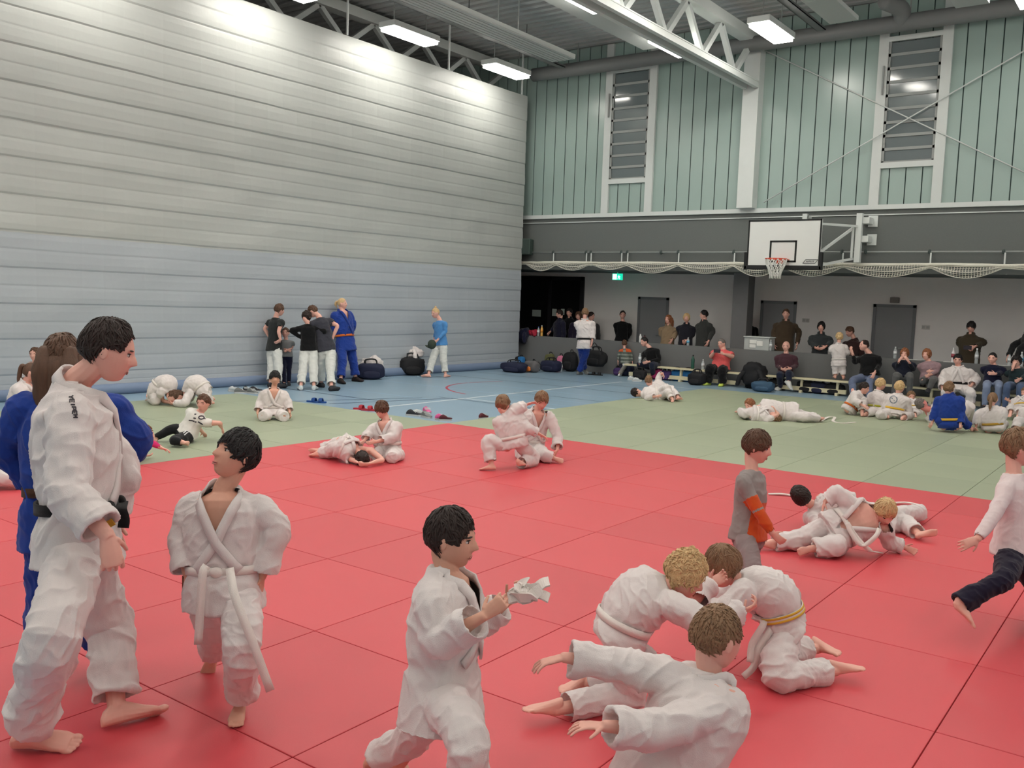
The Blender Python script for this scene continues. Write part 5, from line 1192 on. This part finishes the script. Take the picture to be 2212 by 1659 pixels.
bag(1148, 804, .46, .3, .32, 'grey', 'grey backpack with orange pocket standing beside the dark heap', kind='backpack', pocket='orange', rz=-.3)
bag(1190, 803, .62, .3, .34, 'navy', 'dark navy sports bag in the middle of the row along the parapet', rz=-.15)
bag(1187, 791, .3, .42, .2, 'olive', 'olive green bag peeping over the dark navy sports bag', kind='backpack', y=20.72)
bag(1210, 790, .2, .4, .16, 'pink', 'small pink bag leaning on the parapet behind a water bottle', kind='backpack', y=20.7)
bag(1231, 803, .42, .52, .28, 'black', 'tall black backpack with grab loop leaning on the parapet', kind='backpack', y=20.6)
hb = on(1284, 792, 1, 20.45)
t = bag(0, 0, .62, .42, .3, 'black', 'large black duffel bag hanging from the hand of the white-jacketed walker', loc=V((hb.x, 20.5, hb.z)))
bm = NB(); P = [V((-.2, 0, .38)), V((-.1, 0, .58)), V((-.03, 0, .6)), V((.12, 0, .4))]; tube(bm, P, [(.018, .007)]*4, n=8, sub=5, rnd=False); obj('shoulder_strap', bm, BAGM['black'], t, True)
bag(1350, 808, .46, .3, .2, 'navy', 'dark navy bag under the bench behind the striped child', y=20.76)
bag(1336, 806, .25, .2, .2, 'violet', 'small dark violet bag beside the striped child', y=20.65)
bag(1382, 821, .36, .24, .26, 'black', 'black bag on the floor at the feet of the black-clad bench sitter', y=20.1)
bag(1420, 812, .34, .26, .24, 'magenta', 'magenta bag under the bench beside the black-clad bench sitter', y=20.55)
bag(1440, 814, .3, .24, .24, 'violet', 'dark violet bag under the bench between the magenta and blue bags', y=20.55)
bag(1463, 815, .34, .27, .22, 'blue', 'bright blue bag under the bench, left of the bench support', y=20.62)
bag(1486, 817, .34, .28, .22, 'blue', 'bright blue bag under the bench, below the green bottle', y=20.62)
bag(1505, 828, .42, .3, .28, 'black', 'black square bag on the floor beside the lime shoe', y=20.0)
bag(1648, 846, .5, .24, .28, 'steel', 'blue-grey duffel bag on the floor below the draped black jacket', rz=.1)
for px, py, m, lb in ((1680, 838, 'black', 'black bag under the second bench behind the white shoe'), (1742, 838, 'black', 'black bag under the second bench beside its middle support'), (1768, 842, 'navy', 'dark navy bag under the second bench, right of its middle support'), (1803, 847, 'black', 'round black bag under the second bench below the standing child')):
    bag(px, py, .45, .26, .24, m, lb, y=20.6)
bag(800, 819, .62, .36, .36, 'navy', 'dark blue sports bag half covered by a white jacket, right of the blue-suited person', rz=.9)
bag(889, 810, .62, .42, .42, 'black', 'large black bag by the curtain beside the walking person', rz=.9)
def drape(name, label, cat, c, w, d, h, m, seed, parts=None, thick=.05):
    """a garment thrown over something: soft folded heap with sleeves"""
    t = thing(name, tuple(c), label, cat); bm = NB(); lump(bm, w, d, h, seed, .8, .25); o = obj('fabric', bm, m, t, True); crumple(o.data, .04, 9, seed)
    for s in (-1, 1):
        bm = NB(); tube(bm, [V((s*w*.25, -d*.3, h*.7)), V((s*w*.42, -d*.5, h*.45)), V((s*w*.5, -d*.55, h*.12))], [.06, .055, .05], n=12, sub=5, folds=.1, seed=seed+s); obj('sleeve', bm, m, t, True)
    return t
drape('judo_jacket', 'white judo jacket thrown over the dark blue sports bag by the curtain', 'jacket', on(808, 816, 2, ZF)+V((.05, -.12, .02)), .5, .4, .44, GI, 3)
drape('judo_jacket', 'white judo jacket with blue trim lying on the large black bag by the curtain', 'jacket', on(893, 808, 2, ZF)+V((0, 0, .38)), .5, .4, .24, GI, 5)
bj = on(1630, 835, 1, 20.45)
drape('winter_jacket', 'black hooded jacket draped over the end of the second bench', 'jacket', V((bj.x, 20.4, ZF+.02)), .62, .42, .56, BAGM['black'], 7)
nj = on(1128, 740, 1, YB-.05)
drape('winter_jacket', 'navy jacket hanging over the end of the parapet beside the curtain', 'jacket', V((nj.x, YB+.05, .62)), .4, .5, .42, NAVY, 9)
rj = on(1147, 724, 1, YB+.1)
drape('red_jacket', 'red garment heaped on the parapet in front of the dark doors', 'garment', V((rj.x, YB+.1, .845)), .42, .2, .16, BAGM['red'], 11)
# bottles
clear = mat('clear_plastic', (214, 222, 224), .12, spec=.6, alpha=.45); capm = dict(white=mat('cap_white', (220, 222, 222), .4), blue=mat('cap_blue', (52, 96, 170), .4), red=mat('cap_red', (170, 50, 60), .4), dark=mat('cap_dark', (40, 44, 44), .4))
lab = dict(white=mat('label_white', (214, 218, 220), .5), blue=mat('label_blue', (96, 170, 206), .5), orange=mat('label_orange', (214, 142, 60), .5), red=mat('label_red', (150, 70, 80), .5))
greenp = mat('green_bottle', (36, 84, 70), .25, spec=.5); juice = mat('juice', (226, 176, 96), .25)
def bottle(p, h, body, label, cap='white', lb=None, r=.036, group=None, name='water_bottle'):
    t = thing(name, tuple(p), label, 'bottle', group); bm = NB()
    T = ((0, .8), (.02, .98), (.1, 1), (.3, .95), (.55, 1), (.68, .98), (.8, .6), (.88, .38), (.93, .36))
    rings(bm, [[V((r*q*math.cos(a), r*q*math.sin(a), z*h)) for a in [2*math.pi*k/16 for k in range(16)]] for z, q in T]); obj('body', bm, body, t, True)
    bm = NB(); pipe(bm, [V((0, 0, .91*h)), V((0, 0, h))], r*.45, n=14); obj('cap', bm, capm[cap], t)
    if lb: bm = NB(); pipe(bm, [V((0, 0, .34*h)), V((0, 0, .6*h))], r*1.02, n=18); obj('label_band', bm, lab[lb], t, True)
    return t
def para(px, py, y=YB+.09): p = on(px, py, 1, y); return V((p.x, y, .845))
bottle(para(1163, 722), .26, clear, 'white bottle with blue cap on the parapet beside the red garment', 'blue', 'white')
bottle(para(1170, 723), .3, juice, 'orange juice bottle with white cap on the parapet before the dark doors', 'white', 'orange')
bottle(para(1383, 735), .22, mat('flask_white', (216, 218, 216), .4), 'white flask on the parapet above the black-clad bench sitter', 'white', name='flask')
bottle(para(1392, 736), .2, mat('flask_red', (96, 56, 60), .4), 'dark red flask on the parapet next to the white flask', 'dark', name='flask')
bottle(para(1486, 745, YB+.06), .2, clear, 'small bottle with blue label before the grey-blond person on the parapet', 'white', 'blue')
bottle(para(1664, 754, YB+.06), .26, clear, 'clear bottle on the parapet right beside the plastic box', 'white', 'white')
bottle(para(1933, 771), .26, clear, 'clear bottle on the parapet above the reddish-haired bench sitter', 'white', 'white')
bottle(para(2058, 776), .3, mat('milk_plastic', (214, 208, 210), .3), 'white bottle on the parapet behind the broad person in white', 'white', 'red')
bottle(para(2109, 778), .32, clear, 'large clear bottle on the parapet before the capped person', 'white', 'white')
bottle(para(2180, 780), .26, clear, 'clear bottle on the parapet beside the leaning person in black jacket', 'dark', 'white')
bottle(para(2206, 782), .3, clear, 'clear bottle with blue label on the parapet nearest the picture edge', 'white', 'blue')
bs = on(1496, 795, 1, ybb); bottle(V((bs.x, ybb, ZF+.335)), .34, greenp, 'dark green bottle standing on the left bench', 'dark', r=.042)
bs = on(1518, 797, 1, ybb); bottle(V((bs.x, ybb, ZF+.335)), .25, clear, 'clear bottle standing on the left bench beside the coral-topped person', 'white', 'white')
bs = on(1212, 803, 1, 20.35); bottle(V((bs.x, 20.35, ZF)), .26, clear, 'clear water bottle on the floor in front of the pink bag', 'white', 'white')
hb2 = on(1384, 784, 1, 20.1); bottle(V((hb2.x, 20.05, hb2.z)), .24, clear, 'clear water bottle held by the black-clad bench sitter', 'white', 'white')
# clear plastic box with papers
p0, p1 = para(1608, 749, YB+.05), para(1662, 752, YB+.05)
cb = thing('plastic_box', ((p0.x+p1.x)/2, YB+.2, .845), 'clear plastic storage box with papers on the parapet', 'box'); W = (p1.x-p0.x)/2
cl2 = mat('box_plastic', (206, 210, 208), .25, spec=.5, alpha=.55)
bm = NB()
for a, b in (((-W, -.18, 0), (W, .18, .008)), ((-W, -.18, 0), (W, -.172, .29)), ((-W, .172, 0), (W, .18, .29)), ((-W, -.18, 0), (-W+.008, .18, .29)), ((W-.008, -.18, 0), (W, .18, .29))): box(bm, a, b)
obj('tub', bm, cl2, cb)
bm = NB(); box(bm, (-W-.02, -.2, .29), (W+.02, .2, .315), bev=.008); obj('lid', bm, mat('box_lid', (188, 192, 190), .4), cb)
for k_, (x0, x1, z0, z1) in enumerate(((-W*.55, W*.0, .15, .23), (-W*.55, -W*.05, .05, .13), (W*.02, W*.5, .1, .22))):
    bm = NB(); box(bm, (x0, -.187, z0), (x1, -.181, z1)); obj('paper_label', bm, mat('paper_white', (222, 222, 218), .8), cb)
for px, py, lb in ((1976, 769, 'white sheet of paper on the parapet between the two reddish-haired sitters'), (2055, 773, 'white sheet of paper on the parapet left of the white bottle'), (2166, 779, 'white sheet of paper on the parapet beside the leaning person in black jacket')):
    q = para(px, py); bm = NB(); box(bm, (-.14, -.07, 0), (.14, .07, .006)); o = obj('paper_sheet', bm, mat('paper_white', (222, 222, 218), .8), None, False, None); o.location = q; tag(o, lb, 'paper')
# things in hands
def held(name, label, cat, px, py, D, size, m, rz=0., tilt=0.):
    p = at(px, py, D); bm = NB(); s = size; box(bm, (-s[0]/2, -s[1]/2, -s[2]/2), (s[0]/2, s[1]/2, s[2]/2), bev=min(s)*.25); o = obj(name, bm, m); o.location = p; o.rotation_euler = (tilt, 0, rz); tag(o, label, cat); return o
phm = mat('phone_dark', (34, 32, 44), .25, spec=.6); lensm = mat('phone_screen', (60, 60, 110), .15)
for px, py, D, lb in ((1549, 758, 21.45, 'dark phone held up by the coral-topped person on the bench'), (2090, 751, 19.4, 'dark phone in the hands of the capped person behind the parapet')):
    o = held('phone', lb, 'phone', px, py, D, (.16, .02, .085), phm, .2)
    bm = NB(); box(bm, (-.07, .0101, -.036), (.07, .0115, .036)); obj('screen', bm, lensm, o)
    bm = NB(); ell(bm, V((-.055, -.0105, .022)), V((.01, 0, 0)), V((0, .003, 0)), V((0, 0, .01))); obj('camera_lens', bm, IRIS, o)
p = at(933, 744, 21.1); t = thing('cap', tuple(p), 'dark green-grey cap hanging from the hand of the light blue tracksuit walker', 'cap')
gc = mat('cap_cloth', (58, 68, 58), .8, bump=.4)
bm = NB(); merge(bm, sph(20, 12, lambda v: V((v.x*.1, v.y*.1, v.z*.11))), Matrix.Identity(4)); obj('crown', bm, gc, t, True)
bm = NB(); ell(bm, V((-.08, -.02, -.06)), V((.09, 0, -.04)), V((0, .075, 0)), V((.004, 0, .012))); obj('peak', bm, gc, t, True)
# bundled belt of the walking child
c = at(1126, 1280, 3.3); t = thing('bundled_belt', tuple(c), 'crumpled white belt bundled in the hands of the walking child', 'belt'); r_ = random.Random(4)
bm = NB(); P = [rt*r_.gauss(0, .042)+up_*r_.gauss(0, .026)+fw*r_.gauss(0, .03) for i in range(26)]
P = [P[0]]+[P[i]*.6+P[i-1]*.4 for i in range(1, 26)]
PP, _ = resample(P, [(0, 0)]*len(P), 4); NN = [V((math.sin(i*.11), math.cos(i*.17), .4)).normalized() for i in range(len(PP))]
strip(bm, PP, NN, .042, .006); obj('band', bm, WB, t)
for s in (-1, 1):
    bm = NB(); PP = [V((0, 0, 0))+rt*.04, rt*.075+up_*(.012+.02*s), rt*.1+up_*(.01+.03*s)]; PP, _ = resample(PP, [(0, 0)]*3, 4); strip(bm, PP, [V(up_) - fw*.6]*len(PP), .045, .006); obj('belt_end', bm, WB, t)
o = held('brown_card', 'small flat brown object in the hand of the white-belted child', 'small object', 401, 1262, 3.98, (.03, .012, .075), mat('brown_leather', (112, 66, 40), .5), .3)
# loose belts on the mats
def loose(px, label):
    P = [on(x, y, 2, .006+.0*i)+V((0, 0, z)) for i, (x, y, z) in enumerate(px)]; PP, _ = resample(P, [(0, 0)]*len(P), 7); bm = NB(); strip(bm, PP, [V((0, 0, 1))]*len(PP), .045, .008)
    o = obj('loose_belt', bm, WB, None, False, tuple(PP[0])); tag(o, label, 'belt'); return o
loose([(1774, 909, 0), (1790, 903, .02), (1803, 904, .02), (1800, 910, 0), (1822, 914, 0), (1848, 912, .0)], 'loose white belt lying on green mats beside the stretched-out pair')
loose([(1660, 1067, 0), (1690, 1069, .01), (1720, 1072, 0)], 'white belt lying straight on red mats behind the dark-haired lying child')
loose([(1925, 1086, .0), (1960, 1090, .02), (1990, 1098, .02), (1988, 1106, .01), (1960, 1110, 0), (1940, 1108, 0)], 'looped white belt lying on red mats behind the pinned pair')
# shoes on the floor at the edge of the mats
def shoe(px, py, m, label, group=None, ang=0., z=ZF, L=.24, sandal=False, lc=None):
    p = on(px, py, 2, z); t = thing('sandal' if sandal else 'sneaker', tuple(p), label, 'sandal' if sandal else 'shoe', group, rz=ang)
    bm = NB(); RG = []
    for s, w in ((-.5, .1), (-.42, .15), (-.1, .15), (.2, .2), (.4, .17), (.5, .08)): RG.append([V((s*L, sd*w*L, zz)) for sd, zz in ((-1, .0), (1, .0), (1, .025), (-1, .025))])
    rings(bm, RG); obj('sole', bm, m if sandal else mat('sole_pale', (190, 190, 188), .7), t)
    bm = NB()
    if sandal: tube(bm, [V((.12*L, -.19*L, .02)), V((.1*L, -.1*L, .07)), V((.1*L, .1*L, .07)), V((.12*L, .19*L, .02))], [(.008, .035)]*4, n=8, sub=4, hint=V((1, 0, 0)), rnd=False); obj('strap', bm, m, t, True)
    else:
        foot(bm, V((-.22*L, 0, .075)), V((1, 0, 0)), V((0, 0, 1)), L*.98, 1, toes=False); obj('upper', bm, m, t, True)
        bm = NB()
        for i in range(3): bar(bm, (.02*L+i*.07*L, -.05, .085-i*.012), (.02*L+i*.07*L, .05, .085-i*.012), .008, .006)
        obj('laces', bm, lc or capm['white'], t)
sh = {n: mat('shoe_'+n, c, .6) for n, c in dict(blue=(34, 74, 138), grey=(110, 106, 110), dark=(50, 46, 52), pink=(214, 96, 150), red=(176, 50, 64), wine=(90, 36, 44), white=(206, 206, 202), black=(30, 30, 32)).items()}
for i, (x, y) in enumerate(((277, 847), (290, 845))): shoe(x, y, sh['blue'], 'blue sandal on the floor by the curtain beside the bowed pair', 'blue sandals by the curtain', .3+i, sandal=True)
for i, (x, y) in enumerate(((676, 869), (690, 870))): shoe(x, y, sh['blue'], 'blue sandal on the blue floor right of the child kneeling on green mats', 'blue sandals by the green mats', .2+i*.3, sandal=True)
for x, y, m, a, lb in ((506, 846, 'white', .4, 'white shoe at the left end of the row behind the kneeling child'), (520, 849, 'grey', 1.0, 'grey shoe second in the row behind the kneeling child'), (532, 846, 'dark', -.3, 'dark shoe third in the row behind the kneeling child'), (545, 850, 'grey', .2, 'grey shoe nearest the kneeling child in the row'), (552, 846, 'dark', .8, 'dark shoe at the back of the row beside the kneeling child')): shoe(x, y, sh[m], lb, None, a)
for x, y, m, a, lb in ((893, 898, 'dark', .5, 'dark sneaker in the heap at the edge of the blue floor'), (905, 897, 'white', 1.2, 'pale sneaker in the heap at the edge of the blue floor'), (922, 892, 'pink', -.4, 'pink sneaker on top of the heap at the edge of the blue floor'), (921, 902, 'grey', -.2, 'grey flat shoe at the front of the heap on the blue floor')): shoe(x, y, sh[m], lb, None, a)
for i, (x, y) in enumerate(((778, 885), (796, 887))): shoe(x, y, sh['red'], 'red sandal at the end of the white floor line', 'red sandals on the white line', .2+.3*i, sandal=True)
for x, y, m, lb in ((953, 907, 'pink', 'pinkish red small shoe beside the corner of the red square'), (962, 909, 'wine', 'wine-red small shoe beside the corner of the red square')): shoe(x, y, sh[m], lb, None, .9, L=.2)
shoe(1044, 905, sh['wine'], 'single wine-red shoe on the blue floor left of the crouching pair', None, 1.5, L=.2)
for i, (x, y) in enumerate(((1280, 810), (1292, 811))): shoe(x, y, sh['black'], 'black flat sandal on the floor behind the white-jacketed walker', 'black sandals by the parapet', .2+.2*i, sandal=True)
for i, (x, y) in enumerate(((1366, 821), (1376, 824))): shoe(x, y, sh['white'], 'white sneaker on the floor before the striped child', 'white sneakers by the bench', .3+.5*i)
# glasses of the bench sitter
finish_fused()
# prints and badges: thin strokes laid on the cloth surface
DG = bpy.context.evaluated_depsgraph_get()
def decal(J, child, name, m, segs, w, off=.002):
    """segs: picture points on the garment, followed onto its surface"""
    g = [c for c in J['P'].children if c.name.split('.')[0] == child][0]; bm = NB(); O = J['O']; n_ok = 0
    for sg in segs:
        pts = []
        for x, y in sg:
            ok, p, n, _ = g.ray_cast(CAM-O, ray(x, y).normalized())
            if ok: pts.append((p+n*off, n))
        if len(pts) < 2: continue
        PP = []; 
        for (a, na), (b, nb_) in zip(pts, pts[1:]): bar(bm, a, b+(b-a)*.02, w, .003, hint=na)
        n_ok += 1
    if n_ok: obj(name, bm, m, g)
    else: bm.free()
ink = mat('print_ink', (62, 58, 64), .7)
GL = dict(Y=[((0, 1), (.5, .5)), ((1, 1), (.5, .5)), ((.5, .5), (.5, 0))], E=[((0, 0), (0, 1)), ((0, 1), (1, 1)), ((0, .5), (.8, .5)), ((0, 0), (1, 0))], I=[((.5, 0), (.5, 1))], P=[((0, 0), (0, 1)), ((0, 1), (1, 1)), ((1, 1), (1, .5)), ((1, .5), (0, .5))], M=[((0, 0), (0, 1)), ((0, 1), (.5, .4)), ((.5, .4), (1, 1)), ((1, 1), (1, 0))])
sg = []
for i, c in enumerate('YEIPEM'):
    bx, by = 149+i*1.9, 855+i*8.2
    for a, b in GL[c]: sg.append([(bx+q[1]*9, by+q[0]*6) for q in (a, b)])
decal(PM['man'], 'jacket', 'sleeve_print', ink, sg, .0045)
decal(PM['man'], 'jacket', 'cuff_badge', YB_, [[(238, 1122), (242, 1134)]], .03, .008)
ringp = lambda x, y, a, b, n=10, t0=0, t1=6.3: [(x+a*math.cos(t0+(t1-t0)*i/n), y+b*math.sin(t0+(t1-t0)*i/n)) for i in range(n+1)]
decal(PT, 't_shirt', 'shirt_print', ink, [ringp(435, 902, 6, 3.5), [(441, 904), (444, 905)], [(420, 895), (424, 895)], [(418, 903), (423, 904)], [(408, 908), (416, 909), (424, 912)], [(428, 911), (433, 914), (438, 917)]], .016)
decal(PBADGE, 'jacket', 'back_badge', mat('badge_ink', (120, 128, 140), .7), [ringp(1930, 863, 8, 8), [(1926, 859), (1932, 866)]], .018)
decal(PLAP, 'jacket', 'lapel_badge', ink, [[(830, 910), (838, 912)], [(823, 922), (829, 924)], [(831, 913), (836, 914)]], .022)
decal(PT, 'trousers', 'side_stripe', capm['white'], [[(396, 936), (402, 931), (412, 928)], [(398, 940), (405, 934), (414, 932)]], .012)
decal(PM['boy_dark_lie'], 'jacket', 'sleeve_badge', ink, [[(1730, 1132), (1737, 1138), (1746, 1137)]], .014)
